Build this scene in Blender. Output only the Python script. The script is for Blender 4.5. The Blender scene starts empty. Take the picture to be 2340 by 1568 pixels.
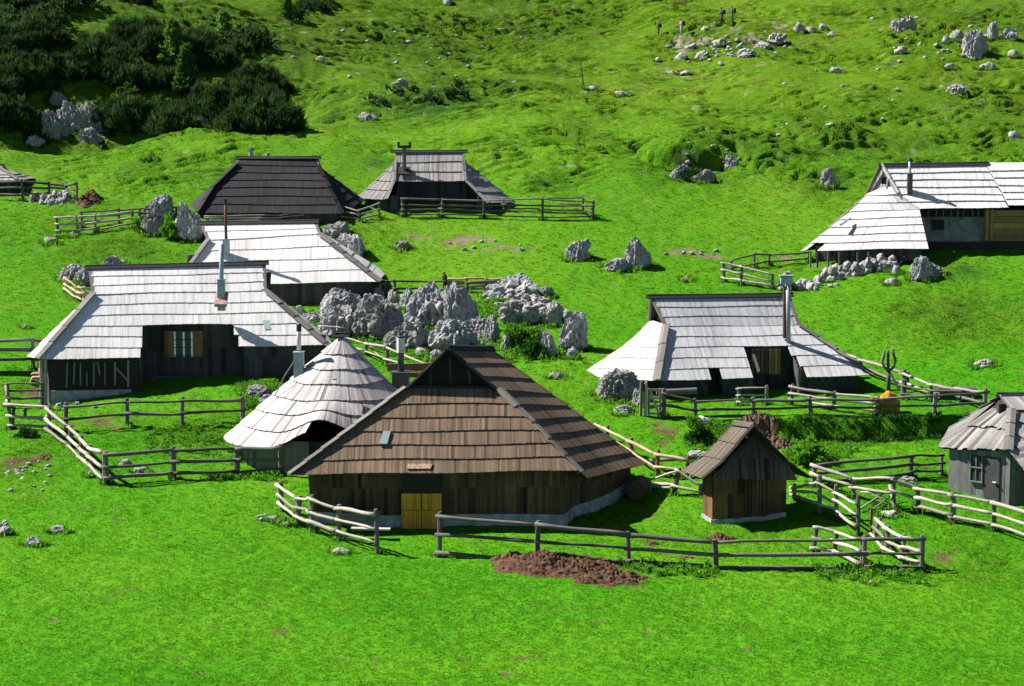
import bpy, bmesh, math, random
import numpy as np
from mathutils import Vector, Matrix

R = math.radians
rnd = random.Random(7)
nrg = np.random.default_rng(11)
scene = bpy.context.scene
COL = scene.collection

# ------------------------------------------------------------------ camera
FPX, PITCH, CAMH = 4600.0, R(6.5), 14.46          # focal length in photo units (2340 wide), tilt, height above the lowest hut's yard
cam_data = bpy.data.cameras.new('camera')
cam = bpy.data.objects.new('camera', cam_data)
COL.objects.link(cam)
cam_data.sensor_width = 36.0
cam_data.lens = 36.0 * FPX / 2340.0
cam_data.clip_start, cam_data.clip_end = 0.5, 2000.0
cam.location = (0, 0, CAMH)
cam.rotation_euler = (R(90) - PITCH, 0, 0)
scene.camera = cam

# ------------------------------------------------------------------ sky, sun, exposure
SUN = Vector((-0.665, 0.20, 0.715)).normalized()
world = bpy.data.worlds.new('World')
scene.world = world
world.use_nodes = True
wn = world.node_tree
bg = wn.nodes['Background']
sky = wn.nodes.new('ShaderNodeTexSky')
sky.sky_type = 'NISHITA'
sky.sun_disc = False
sky.sun_elevation = math.asin(SUN.z)
sky.sun_rotation = math.atan2(SUN.x, SUN.y)
sky.altitude = 1700
sky.air_density = .65; sky.dust_density = .3; sky.ozone_density = 1.2
wn.links.new(sky.outputs['Color'], bg.inputs['Color'])
bg.inputs['Strength'].default_value = 0.05
sd = bpy.data.lights.new('sun', 'SUN')
sd.energy = 5.0
sd.angle = R(0.5)
sd.color = (1.0, 0.955, 0.88)
sun = bpy.data.objects.new('sun', sd)
COL.objects.link(sun)
sun.location = (-60, 40, 90)
sun.rotation_euler = SUN.to_track_quat('Z', 'Y').to_euler()
scene.view_settings.view_transform = 'Standard'
scene.view_settings.look = 'None'
scene.view_settings.gamma = 1.0
scene.view_settings.use_curve_mapping = False
scene.view_settings.exposure = 1.35
scene.cycles.use_denoising = True
scene.cycles.max_bounces = 5
scene.cycles.diffuse_bounces = 2
scene.cycles.transparent_max_bounces = 6

# ------------------------------------------------------------------ surveying helpers
CP, SP = math.cos(PITCH), math.sin(PITCH)
def ray(px, py):
    a, b = (px - 1170.0) / FPX, (784.0 - py) / FPX
    return np.array([a, CP + b * SP, -SP + b * CP])
def P(px, py, Y):
    """world point seen at photo position (px, py) whose distance north is Y metres"""
    d = ray(px, py)
    t = Y / d[1]
    return Vector((d[0] * t, Y, CAMH + d[2] * t))
def pix(v):
    y, z = v[1], v[2] - CAMH
    dep = y * CP - z * SP
    return 1170 + FPX * v[0] / dep, 784 - FPX * (y * SP + z * CP) / dep
def scale_at(v):
    return FPX / (v[1] * CP - (v[2] - CAMH) * SP)

# ------------------------------------------------------------------ noise
def _h(ix, iy, iz, seed):
    n = (ix.astype(np.int64) * 374761393 + iy.astype(np.int64) * 668265263 + iz.astype(np.int64) * 1274126177 + seed * 974711) & 0x7fffffff
    n = ((n ^ (n >> 13)) * 1274126177) & 0x7fffffff
    n = ((n ^ (n >> 15)) * 668265263) & 0x7fffffff
    return (n ^ (n >> 12)) / float(0x7fffffff) * 2.0 - 1.0
def noise2(x, y, seed=0):
    x, y = np.asarray(x, float), np.asarray(y, float)
    ix, iy = np.floor(x), np.floor(y)
    fx, fy = x - ix, y - iy
    ux, uy = fx * fx * fx * (fx * (fx * 6 - 15) + 10), fy * fy * fy * (fy * (fy * 6 - 15) + 10)
    z = np.zeros_like(ix)
    a, b = _h(ix, iy, z, seed), _h(ix + 1, iy, z, seed)
    c, d = _h(ix, iy + 1, z, seed), _h(ix + 1, iy + 1, z, seed)
    return (a * (1 - ux) + b * ux) * (1 - uy) + (c * (1 - ux) + d * ux) * uy
def noise3(x, y, z, seed=0):
    ix, iy, iz = np.floor(x), np.floor(y), np.floor(z)
    fx, fy, fz = x - ix, y - iy, z - iz
    s = lambda f: f * f * (3 - 2 * f)
    ux, uy, uz = s(fx), s(fy), s(fz)
    r = 0
    for dz in (0, 1):
        for dy in (0, 1):
            for dx in (0, 1):
                w = (ux if dx else 1 - ux) * (uy if dy else 1 - uy) * (uz if dz else 1 - uz)
                r = r + w * _h(ix + dx, iy + dy, iz + dz, seed)
    return r
def fbm2(x, y, oct=4, seed=0):
    r, a = 0, 1.0
    for o in range(oct):
        r = r + a * noise2(np.asarray(x) * 2 ** o + 17.3 * o, np.asarray(y) * 2 ** o - 9.1 * o, seed + o)
        a *= 0.5
    return r
def fbm3(x, y, z, oct=4, seed=0):
    r, a = 0, 1.0
    for o in range(oct):
        k = 2.0 ** o
        r = r + a * noise3(x * k + 5.2 * o, y * k - 3.1 * o, z * k + 1.7 * o, seed + o)
        a *= 0.5
    return r

# ------------------------------------------------------------------ lie of the land: smooth surface through surveyed spots
SPOTS = [(0,1568,49.8),(600,1568,50),(1170,1568,50),(1750,1568,50),(2340,1568,50),
 (0,1300,62.5),(600,1300,63.5),(1170,1300,63.8),(1800,1310,63.6),(2340,1320,63),
 (800,1213,69.3),(1300,1203,69.9),(1700,1190,70.8),(2000,1220,68.6),(2200,1190,69.8),(2400,1230,67.6),
 (0,1105,73.5),(244,1105,74),(640,1085,75),(30,978,81.5),(400,972,82),(150,930,85),
 (110,920,87.3),(650,864,88.6),(430,880,88),(75,839,90),(0,850,89.5),(620,1080,76.5),(900,1080,76),
 (1350,960,81.5),(1500,1060,77.3),(1440,1165,73),(1500,1120,74.8),(1680,1085,75.3),(1860,1106,73.2),(2000,1050,76),(2000,1010,79.4),(1750,1015,79.2),
 (1600,955,82.2),(1850,948,82.2),(2100,950,82),(2250,945,82),(1500,905,86),(1750,905,86.6),(1980,895,87.2),
 (2150,1145,71.8),(2340,1080,75),(2200,1020,78),(2250,840,89),(2340,700,98),(2100,655,103.5),(2125,605,106.3),(1850,613,107.6),(1700,650,104.5),(2300,557,110),
 (1500,800,93.5),(1300,830,90.5),(1250,770,95.5),(1500,650,105),(1300,590,109),(1050,700,101.5),(760,700,102),(640,690,103.5),(860,690,103.3),(950,830,92),
 (300,560,109),(100,650,103.5),(0,720,98.5),(450,548,109.8),(600,497,116),(820,500,116),(1000,496,116.6),(1300,500,115.6),(1700,480,118),(2000,440,121.5),(1900,400,126),
 (100,460,118.5),(0,447,121),(250,440,120),(100,370,130),(0,340,134),(250,330,137),(400,312,140),(600,285,143),(800,300,141),(1000,270,147),(1300,250,150),(1700,300,140),(2100,330,136),(2340,330,136),
 (1700,200,163),(1300,170,175),(1500,84,196),(1000,150,180),(1250,195,165),(1000,215,161),(760,250,153),(1000,80,196),(1300,90,199),(2100,80,190),(2340,150,173),(1170,0,220),(1500,0,221),(2340,0,212),
 (300,200,160),(300,100,167),(300,0,176),(0,200,157),(0,60,166),(600,150,168),(600,30,186),(700,100,178),(520,230,159)]
WORLD_SPOTS = [(-15,36,-.6),(15,36,-.4),(0,42,-.2),(-36,149,10.4),(-28,149,10.4),(-19,150,11.6),(-44,150,11.4),
 (-100,290,62),(0,290,52),(100,290,48),(-60,110,8.4),(60,110,7.5),(-50,70,.8),(50,70,.2),(70,160,16),(-75,160,15)]
_pts = [tuple(P(*s)) for s in SPOTS] + WORLD_SPOTS
_pts = np.array(_pts)
_S = 50.0
def _tps(r2): return np.where(r2 > 1e-12, r2 * np.log(np.maximum(r2, 1e-12)), 0.0)
_q = _pts[:, :2] / _S
_K = _tps(((_q[:, None] - _q[None]) ** 2).sum(-1)) + 1e-4 * np.eye(len(_q))
_Pm = np.c_[np.ones(len(_q)), _q]
_A = np.block([[_K, _Pm], [_Pm.T, np.zeros((3, 3))]])
_w = np.linalg.solve(_A, np.r_[_pts[:, 2], 0, 0, 0])
def sstep(a, b, x):
    t = np.clip((x - a) / (b - a), 0, 1)
    return t * t * (3 - 2 * t)
def land(x, y):
    """terrain height without the small tussocks"""
    x, y = np.asarray(x, float), np.asarray(y, float)
    q = np.stack([x.ravel(), y.ravel()], -1) / _S
    z = _w[-3] + q @ _w[-2:]
    for c, w in zip(_q, _w[:-3]):
        z = z + w * _tps((q[:, 0] - c[0]) ** 2 + (q[:, 1] - c[1]) ** 2)
    z = z.reshape(x.shape)
    # the cut bank below the pen of the hut on the terrace
    edge = 80.75 + 0.25 * noise2(x * .9, y * 0 + 3.3, 5) + 0.12 * noise2(x * 2.7, y * 0 + 1.3, 6)
    along = sstep(9.0, 10.6, x) * (1 - sstep(18.0, 19.6, x))
    d = y - edge
    z = z + along * (sstep(-.12, .12, d) * np.exp(-np.maximum(d, 0) / 1.6) * .35 - sstep(-2.8, -.1, d) * (1 - sstep(-.1, .15, d)) * .42)
    # gentle swells
    sw = sstep(112, 135, y)
    z = z + (0.05 + .30 * sw) * fbm2(x / 7.0, y / 9.0, 3, 3) + .75 * sw * fbm2(x / 13.0 + .4 * y / 13.0, y / 12.0, 2, 8)
    # hillside hollow: a bank raised to stand unlit, with a dip before it
    bx_ = x - 11.3 - .5 * noise2(y * .8, x * 0 + 2.2, 14)
    ey = 128.6 + .16 * bx_ ** 2 + .4 * noise2(x * .9, y * 0 + 7.7, 15)
    z = z + (1.35 * np.exp(-(bx_ / 2.5) ** 4) * sstep(-.15, .25, y - ey) * np.exp(-np.maximum(y - ey, 0) / 6) - .5 * np.exp(-(bx_ / 2.9) ** 4) * np.exp(-((y - ey + .8) / 1.2) ** 2))
    return z
_lx, _ly = np.arange(-112, 112.1, .75), np.arange(40, 264, .75)
_LZ = land(*np.meshgrid(_lx, _ly))
def quick(x, y):
    a, b = np.clip((x + 112) / .75, 0, len(_lx) - 1.01), np.clip((y - 40) / .75, 0, len(_ly) - 1.01)
    j, i = a.astype(int), b.astype(int); a, b = a - j, b - i
    return (_LZ[i, j] * (1-a) + _LZ[i, j+1] * a) * (1-b) + (_LZ[i+1, j] * (1-a) + _LZ[i+1, j+1] * a) * b
def ground_z(x, y): return float(land(np.array([x]), np.array([y]))[0])
_gc = {}
def G(px, py):
    """the spot of ground seen at photo position (px, py)"""
    k = (round(px, 1), round(py, 1))
    if k in _gc: return _gc[k].copy()
    d = ray(px, py)
    ys = np.linspace(44, 262, 900)
    t = ys / d[1]
    f = CAMH + d[2] * t - quick(d[0] * t, ys)
    i = np.argmax(f < 0) if (f < 0).any() else len(ys) - 1
    lo = max(0, i - 3)
    ys = np.linspace(ys[lo], ys[min(len(ys) - 1, i + 3)], 14); t = ys / d[1]
    f = CAMH + d[2] * t - land(d[0] * t, ys)
    i = np.argmax(f < 0) if (f < 0).any() else len(ys) - 1
    if i > 0:
        a = f[i - 1] / (f[i - 1] - f[i] + 1e-9)
        y = ys[i - 1] + a * (ys[i] - ys[i - 1])
    else: y = ys[0]
    v = P(px, py, y)
    _gc[k] = v
    return v.copy()

# ------------------------------------------------------------------ objects
def tag(o, label=None, cat=None, group=None, kind=None):
    if label: o['label'] = label
    if cat: o['category'] = cat
    if group: o['group'] = group
    if kind: o['kind'] = kind
    return o
def thing(name, loc, label, cat, group=None):
    o = bpy.data.objects.new(name, None)
    o.empty_display_size = .3
    COL.objects.link(o)
    o.location = loc
    return tag(o, label, cat, group)
def put(name, mesh, mat=None, parent=None):
    o = bpy.data.objects.new(name, mesh)
    COL.objects.link(o)
    if mat is not None and len(mesh.materials) == 0: mesh.materials.append(mat)
    if parent is not None:
        o.parent = parent
        o.matrix_parent_inverse = Matrix.Translation(-parent.location) if parent.type == 'EMPTY' else Matrix.Identity(4)
    return o
class MB:
    """collects shapes, links them as one mesh object; coordinates are world coordinates"""
    def __init__(s): s.v, s.f = [], []
    def quad8(s, b, t):
        """b, t: four points each, a hexahedron"""
        n = len(s.v)
        s.v += [tuple(p) for p in b] + [tuple(p) for p in t]
        s.f += [(n, n+3, n+2, n+1), (n+4, n+5, n+6, n+7), (n, n+1, n+5, n+4), (n+1, n+2, n+6, n+5), (n+2, n+3, n+7, n+6), (n+3, n, n+4, n+7)]
    def shingle(s, b, t):
        n = len(s.v)
        s.v += [tuple(p) for p in b] + [tuple(p) for p in t]
        s.f += [(n+4, n+5, n+6, n+7), (n, n+1, n+5, n+4), (n+1, n+2, n+6, n+5), (n+3, n, n+4, n+7)]
    def box(s, c, dx, dy, dz):
        c, dx, dy, dz = Vector(c), Vector(dx) / 2, Vector(dy) / 2, Vector(dz) / 2
        s.quad8([c-dx-dy-dz, c+dx-dy-dz, c+dx+dy-dz, c-dx+dy-dz], [c-dx-dy+dz, c+dx-dy+dz, c+dx+dy+dz, c-dx+dy+dz])
    def bar(s, a, b, w, h, up=(0, 0, 1)):
        a, b = Vector(a), Vector(b)
        d = (b - a).normalized()
        sx = d.cross(Vector(up)).normalized()
        uy = sx.cross(d)
        s.box((a + b) / 2, b - a, sx * w, uy * h)
    def tube(s, pts, rad, n=7, cap=True):
        pts = [Vector(p) for p in pts]
        if not hasattr(rad, '__len__'): rad = [rad] * len(pts)
        base = len(s.v)
        for i, p in enumerate(pts):
            d = (pts[min(i+1, len(pts)-1)] - pts[max(i-1, 0)]).normalized()
            a = d.cross(Vector((0, 0, 1)) if abs(d.z) < .9 else Vector((0, 1, 0))).normalized()
            b = d.cross(a)
            for k in range(n):
                t = 2 * math.pi * k / n
                s.v.append(tuple(p + (a * math.cos(t) + b * math.sin(t)) * rad[i]))
        for i in range(len(pts) - 1):
            for k in range(n):
                k2 = (k + 1) % n
                s.f.append((base+i*n+k, base+i*n+k2, base+(i+1)*n+k2, base+(i+1)*n+k))
        if cap:
            s.f.append(tuple(base + k for k in range(n))[::-1])
            s.f.append(tuple(base + (len(pts)-1)*n + k for k in range(n)))
    def poly(s, pts):
        n = len(s.v)
        s.v += [tuple(p) for p in pts]
        s.f.append(tuple(range(n, n + len(pts))))
    def mesh(s, name, smooth=False):
        m = bpy.data.meshes.new(name)
        m.from_pydata(s.v, [], s.f)
        if smooth: m.polygons.foreach_set('use_smooth', [True] * len(m.polygons))
        m.update()
        return m
    def build(s, name, mat, parent=None, smooth=False):
        return put(name, s.mesh(name, smooth), mat, parent)
_cube = {}
def unit_cube(mat):
    if mat.name not in _cube:
        b = MB(); b.box((0,0,0), (1,0,0), (0,1,0), (0,0,1))
        m = b.mesh('board'); m.materials.append(mat); _cube[mat.name] = m
    return _cube[mat.name]
def board(name, c, dx, dy, dz, mat, parent):
    """one board object sharing the unit mesh"""
    o = put(name, unit_cube(mat), None, parent)
    m = Matrix.Identity(4)
    for i, d in enumerate((dx, dy, dz)):
        for j in range(3): m[j][i] = d[j]
    for j in range(3): m[j][3] = c[j]
    o.matrix_basis = m
    return o

# ------------------------------------------------------------------ materials
def mk(name): 
    m = bpy.data.materials.new(name); m.use_nodes = True
    nt = m.node_tree; b = nt.nodes['Principled BSDF']
    b.inputs['Specular IOR Level'].default_value = .25
    return m, nt, b
def N(nt, typ, **kw):
    n = nt.nodes.new(typ)
    for k, v in kw.items():
        if k in n.inputs.keys(): n.inputs[k].default_value = v
        else: setattr(n, k, v)
    return n
def mixc(nt, fac, a, b, blend='MIX'):
    n = nt.nodes.new('ShaderNodeMix'); n.data_type = 'RGBA'; n.blend_type = blend
    for sock, val in ((n.inputs[0], fac), (n.inputs[6], a), (n.inputs[7], b)):
        if hasattr(val, 'links'): nt.links.new(val, sock)
        elif isinstance(val, (int, float)): sock.default_value = val
        else: sock.default_value = (*val, 1)
    return n.outputs[2]
def ramp(nt, fac, stops):
    n = nt.nodes.new('ShaderNodeValToRGB')
    e = n.color_ramp.elements
    while len(e) < len(stops): e.new(.5)
    for i, (p, c) in enumerate(stops):
        e[i].position = p; e[i].color = (*c, 1) if hasattr(c, '__len__') else (c, c, c, 1)
    nt.links.new(fac, n.inputs[0])
    return n.outputs[0]
def math_(nt, op, a, b=None):
    n = nt.nodes.new('ShaderNodeMath'); n.operation = op
    for sock, v in ((n.inputs[0], a), (n.inputs[1], b)):
        if v is None: continue
        if hasattr(v, 'links'): nt.links.new(v, sock)
        else: sock.default_value = v
    return n.outputs[0]
def pos_noise(nt, scale, detail=3, stretch=(1, 1, 1), rough=.55):
    g = nt.nodes.new('ShaderNodeNewGeometry')
    mp = nt.nodes.new('ShaderNodeMapping'); mp.inputs['Scale'].default_value = stretch
    nt.links.new(g.outputs['Position'], mp.inputs['Vector'])
    n = N(nt, 'ShaderNodeTexNoise', Scale=scale, Detail=detail, Roughness=rough)
    nt.links.new(mp.outputs[0], n.inputs['Vector'])
    return n.outputs['Fac']
def bump(nt, b, h, strength, dist):
    n = N(nt, 'ShaderNodeBump', Strength=strength, Distance=dist)
    nt.links.new(h, n.inputs['Height']); nt.links.new(n.outputs[0], b.inputs['Normal'])

def wood_mat(name, col, col2, island=True, var=.35, rough=.85, spots=.5, blotch=1.0):
    """weathered timber: a tone per board or shingle, streaks, dark weather spots"""
    m, nt, b = mk(name)
    if island:
        g = nt.nodes.new('ShaderNodeNewGeometry'); r = g.outputs['Random Per Island']
    else:
        r = nt.nodes.new('ShaderNodeObjectInfo').outputs['Random']
    base = mixc(nt, r, col, col2)
    big = ramp(nt, pos_noise(nt, .55, 3), [(.3, 1 - .25 * blotch), (.7, 1.0 + .08 * blotch)])
    c = mixc(nt, 1.0, base, big, 'MULTIPLY')
    w = nt.nodes.new('ShaderNodeTexWhiteNoise'); w.noise_dimensions = '1D'
    nt.links.new(r, w.inputs['W'])
    dk = ramp(nt, w.outputs['Value'], [(0, 1 - var * 1.6), (.16, 1 - var * .5), (.6, 1), (1, 1 + var * .3)])
    c = mixc(nt, 1.0, c, dk, 'MULTIPLY')
    st = ramp(nt, pos_noise(nt, 20, 4, (1, 1, .10), .7), [(.30, 1 - spots), (.52, 1)])
    c = mixc(nt, 1.0, c, st, 'MULTIPLY')
    nt.links.new(c, b.inputs['Base Color'])
    b.inputs['Roughness'].default_value = rough
    bump(nt, b, pos_noise(nt, 30, 3, (1, 1, .15)), .4, .02)
    return m
def plain(name, col, rough=.7, metal=0.0, nz=None, amt=.3):
    m, nt, b = mk(name)
    if nz:
        c = mixc(nt, 1.0, col, ramp(nt, pos_noise(nt, nz, 4), [(.3, 1 - amt), (.7, 1 + amt * .3)]), 'MULTIPLY')
        nt.links.new(c, b.inputs['Base Color'])
    else: b.inputs['Base Color'].default_value = (*col, 1)
    b.inputs['Roughness'].default_value = rough; b.inputs['Metallic'].default_value = metal
    return m
M = {}
M['pale'] = wood_mat('pale_shingle', (.67,.65,.635), (.60,.585,.575), spots=.2, var=.16, blotch=.6)
M['pale2'] = wood_mat('silver_shingle', (.47,.465,.475), (.40,.40,.415), spots=.3, var=.22, blotch=.7)
M['round'] = wood_mat('streaked_shingle', (.50,.465,.46), (.36,.345,.35), spots=.4, var=.45, blotch=.5)
M['brown'] = wood_mat('brown_shingle', (.20,.135,.088), (.12,.083,.056), spots=.4, var=.45)
M['shedroof'] = wood_mat('dull_brown_shingle', (.15,.118,.09), (.09,.072,.058), spots=.5, var=.7)
M['dark'] = wood_mat('tarred_shingle', (.022,.022,.026), (.014,.014,.017), spots=.4, var=.4)
M['old'] = wood_mat('old_grey_board', (.27,.255,.235), (.15,.145,.14), spots=.6, var=.7)
M['greyback'] = wood_mat('grey_shingle', (.34,.32,.305), (.235,.23,.225), spots=.45, var=.4)
M['cap'] = wood_mat('ridge_timber', (.032,.031,.031), (.02,.02,.021), spots=.3, var=.2)
M['hipcap'] = wood_mat('hip_board', (.24,.215,.195), (.15,.137,.13), spots=.4, var=.4)
M['deck'] = plain('roof_underside', (.035,.028,.022), .9)
M['plank_grey'] = wood_mat('grey_plank', (.075,.076,.08), (.042,.043,.047), island=False, spots=.5, var=.4)
M['plank_pale'] = wood_mat('pale_plank', (.25,.245,.24), (.13,.13,.13), island=False, spots=.5, var=.4)
M['plank_brown'] = wood_mat('brown_plank', (.135,.083,.045), (.07,.044,.027), island=False, spots=.5, var=.5)
M['plank_shed'] = wood_mat('warm_brown_plank', (.20,.11,.05), (.11,.062,.032), island=False, spots=.5, var=.5)
M['plank_new'] = wood_mat('yellow_plank', (.36,.23,.085), (.24,.16,.07), island=False, spots=.45, var=.3)
M['plank_door'] = wood_mat('ochre_plank', (.85,.40,.05), (.66,.30,.035), island=False, spots=.35, var=.25)
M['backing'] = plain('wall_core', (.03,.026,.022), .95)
M['stonebase'] = plain('limewashed_stone', (.36,.37,.38), .9, nz=3.0, amt=.5)
M['oldplaster'] = plain('mossy_plaster', (.22,.235,.21), .9, nz=2.0, amt=.6)
M['rail'] = wood_mat('grey_rail', (.46,.41,.345), (.30,.27,.235), island=False, spots=.5, var=.35)
M['rail_dark'] = wood_mat('dark_rail', (.15,.14,.125), (.085,.08,.075), island=False, spots=.5, var=.35)  # rails seen from their unlit side: the shade is in the timber colour
M['rail_new'] = wood_mat('new_rail', (.55,.42,.30), (.42,.30,.20), island=False, spots=.35, var=.25)
M['post'] = wood_mat('grey_post', (.19,.175,.155), (.11,.10,.095), island=False, spots=.5, var=.35)
M['post_new'] = wood_mat('brown_post', (.26,.15,.08), (.18,.10,.055), island=False, spots=.4, var=.3)
M['steel'] = plain('weathered_steel', (.10,.105,.11), .45, .6, nz=6)
M['rust'] = plain('rusty_pipe', (.13,.06,.03), .7, .2, nz=8, amt=.6)
M['zinc'] = plain('zinc_sheet', (.30,.37,.41), .5, .25, nz=2.5)
M['whitepipe'] = plain('white_flue', (.62,.62,.60), .6, nz=3)
M['glass'] = plain('window_glass', (.03,.045,.055), .08)
M['skylight'] = plain('skylight_pane', (.22,.28,.29), .25)
M['white'] = plain('white_paint', (.7,.7,.68), .7)
M['tin'] = plain('rust_streaked_tin', (.42,.26,.20), .7, nz=9, amt=.6)
M['black'] = plain('dark_iron', (.02,.02,.022), .6)
M['tarp'] = plain('orange_tarp', (.58,.25,.015), .5, nz=5)
M['yblock'] = plain('yellow_block', (.34,.27,.02), .7, nz=6, amt=.4)
M['sack'] = plain('white_sack', (.72,.70,.68), .7)

# ================================================================== terrain
def blobs(x, y, lst):
    """soft spots: (px, py, half width in px, half depth in m, amount)"""
    r = np.zeros_like(x)
    for (px, py, hw, rd, a) in lst:
        g = G(px, py); rx = hw / scale_at(g)
        d = ((x - g.x) / rx) ** 2 + ((y - g.y) / rd) ** 2
        r = np.maximum(r, a * np.exp(-d * 1.2))
    return r
ROUGH = [(900,60,330,26,1.25),(1250,60,200,22,.95),(600,200,200,25,1),(1000,190,150,9,1),(1150,120,200,15,.95),(250,60,280,26,.9),
 (1700,105,260,9,1.0),(2200,60,200,22,1.0),(2230,190,150,18,1),(1700,330,210,8,1),(2000,330,260,12,1.0),(2250,340,160,12,.9),(1900,250,250,9,.7),
 (1600,50,250,15,.6),(350,380,250,10,.6),(1150,350,150,9,.55),(1400,330,160,7,.6),(1300,240,150,6,.45),(120,500,160,6,.75),(250,560,170,5,.7),
 (800,540,110,4,.7),(2180,720,200,7,.8),(2000,450,120,5,.6),(1230,410,90,4,.7),(1860,420,120,5,.8),(1600,415,120,4,.6),(600,900,60,2,.8),(400,990,190,3,.6),
 (60,1050,110,5,.7),(2200,1280,150,4,.65),(1300,900,90,3,.5),(1700,1230,220,2,.5),(1250,900,70,4,.5),(500,310,300,6,.45),(1500,400,60,3,.8)]
DIRT = [(215,965,70,1.1,1.0),(110,900,60,1.0,.7),(1060,548,80,1.3,.9),(1150,566,60,.9,.7),(1560,575,60,.8,.9),(1620,585,45,.6,.8),(1790,590,35,.8,.9),(1510,985,34,1.3,.85),(1480,970,26,.8,.6),
 (50,1060,60,1.6,.7),(40,1120,45,1.2,.45),(1590,100,70,4,.8),(1560,120,50,3,.6),(1730,90,60,4,.85),(1545,165,40,2,.7),(1650,70,40,2,.6),(1780,60,40,2.5,.6),
 (1690,115,40,2.0,.6),(105,1045,30,.8,.9),(2190,1290,70,2.0,.42),(2150,1270,50,1.6,.42),(2230,1315,70,1.5,.38),(1640,1230,36,.5,.9),(1575,1275,30,.35,.8),(1480,1240,60,.9,.6),(1520,1255,40,.5,.7),
 (320,1185,60,.5,.45),(290,1345,60,.5,.35),(660,1475,30,.3,.5),(1180,1505,40,.3,.45),(850,1395,50,.4,.35),(2190,205,50,2.5,.7),(400,870,60,.6,.7),(1500,1170,80,1.2,.5),
 (1420,520,50,.7,.3),(1530,720,60,.8,.2),(60,395,70,1.0,.4),(620,1190,30,.5,.5),(150,1420,40,.4,.3),(1050,1430,60,.5,.3),(660,1445,30,.3,.4)]
DARK = [(950,110,330,24,.45),(1180,70,200,20,.40),(620,120,160,22,.6),(850,230,160,7,.55),(1120,190,180,6,.45),(400,60,300,20,.5),(740,280,60,3,.6),(2250,40,140,12,.5),(2000,330,250,7,.4),(1700,330,200,6,.4),(2250,260,130,10,.4),(1700,100,180,5,.35),(2200,710,150,4,.4),(1250,410,70,3,.35),(300,570,120,3,.35),(350,390,160,4,.3),(1000,210,130,6,.9),(940,240,100,4,.9),(620,270,80,4,.8),(1585,385,75,2.5,1.0),(1900,400,60,2,.7),(2210,620,60,2,.6),(1650,300,90,4,.5),(600,900,60,2,.5),(2000,1005,200,.8,.7),(860,375,45,2,.8),(250,470,60,2,.5)]  # dark scrub, plus shade put into the turf colour on slope, hollow and bank

_r = random.Random(2)
DIRT += [(_r.uniform(50,2300), _r.uniform(1330,1560), _r.uniform(8,22), _r.uniform(.10,.22), _r.uniform(.6,1)) for _ in range(34)]
NR, NC = 1150, 690
rowsY = np.concatenate([np.arange(40, 112, .17), np.arange(112, 222, .15), np.linspace(222, 262, 40)])
NR = len(rowsY)
colA = np.linspace(-.42, .42, NC)
TY = np.repeat(rowsY[:, None], NC, 1)
TX = TY * colA[None]
TZ = np.vstack([land(TX[i:i+64], TY[i:i+64]) for i in range(0, NR, 64)])
far_mask = sstep(120, 150, TY)
rough = np.clip(blobs(TX, TY, ROUGH) + .22 * far_mask, 0, 1)
rough = np.clip(rough * (1 + .55 * fbm2(TX / 5, TY / 6, 3, 21)), 0, 1)
dn = fbm2(TX / .6, TY / .8, 4, 31)
dirt = np.clip(blobs(TX, TY, DIRT) * 1.9 + dn * .95 - .80, 0, 1)
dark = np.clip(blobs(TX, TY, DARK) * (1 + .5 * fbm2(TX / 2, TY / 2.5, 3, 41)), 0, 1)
# tussocks: little ridges running roughly across the slope, larger uphill
wx, wy = TX + .5 * noise2(TX / 2.5, TY / 2.5, 51), TY + .5 * noise2(TX / 2.5, TY / 2.5, 52)
tilt = -.22 * wx
k = 1 + .30 * sstep(110, 180, TY)
t1 = 1 - np.abs(noise2(wx / 1.5 / k, (wy - tilt) / 1.35 / k, 61))
t2 = 1 - np.abs(noise2(wx / .75 / k, (wy - tilt) / .75 / k, 62))
t3 = noise2(wx / .45 / k, wy / .35 / k, 63)
TZ = TZ + rough * (.08 * k * (t1 ** 2 - .5) + .12 * k * (t2 ** 2 - .5) + .07 * k * t3) + (1 - rough) * .030 * fbm2(TX / .5, TY / .6, 2, 64)
# terracettes: flat treads with short steep risers facing downhill
uu = (.93 * TY - .26 * TX) / 1.25 + 1.1 * fbm2(TX / 3.4, TY / 2.4, 4, 91)
pp_ = uu - np.floor(uu)
saw = np.where(pp_ < .25, sstep(0, .25, pp_), 1 - (pp_ - .25) / .75)
hill = sstep(112, 128, TY)
TZ = TZ + (.15 + .85 * hill) * np.clip(rough * 1.25 + .12 * hill, 0, 1) * .66 * (saw - .5) * np.clip(.55 + .75 * fbm2(TX / 4.5, TY / 3.5, 2, 92), 0, 1.2)
TZ = TZ - .05 * dirt + .12 * dark * rough * t3
lump = fbm2(TX / 3.2, TY / 3.8, 3, 71)
TZ = TZ + .24 * rough * lump

def _n():
    P_ = np.stack([TX, TY, TZ], -1)
    du, dv = np.gradient(P_, axis=1), np.gradient(P_, axis=0)
    n = np.cross(du, dv); return n / np.linalg.norm(n, axis=-1, keepdims=True)
_nn = _n(); NX, NY, NZ = _nn[..., 0], _nn[..., 1], _nn[..., 2]
m = bpy.data.meshes.new('ground')
idx = np.arange(NR * NC).reshape(NR, NC)
quads = np.stack([idx[:-1, :-1], idx[:-1, 1:], idx[1:, 1:], idx[1:, :-1]], -1).reshape(-1, 4)
m.vertices.add(NR * NC); m.loops.add(quads.size); m.polygons.add(len(quads))
m.vertices.foreach_set('co', np.stack([TX, TY, TZ], -1).astype(np.float32).ravel())
m.loops.foreach_set('vertex_index', quads.astype(np.int32).ravel())
m.polygons.foreach_set('loop_start', np.arange(0, quads.size, 4, dtype=np.int32))
m.polygons.foreach_set('use_smooth', np.ones(len(quads), bool))
m.update(calc_edges=True)
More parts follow.
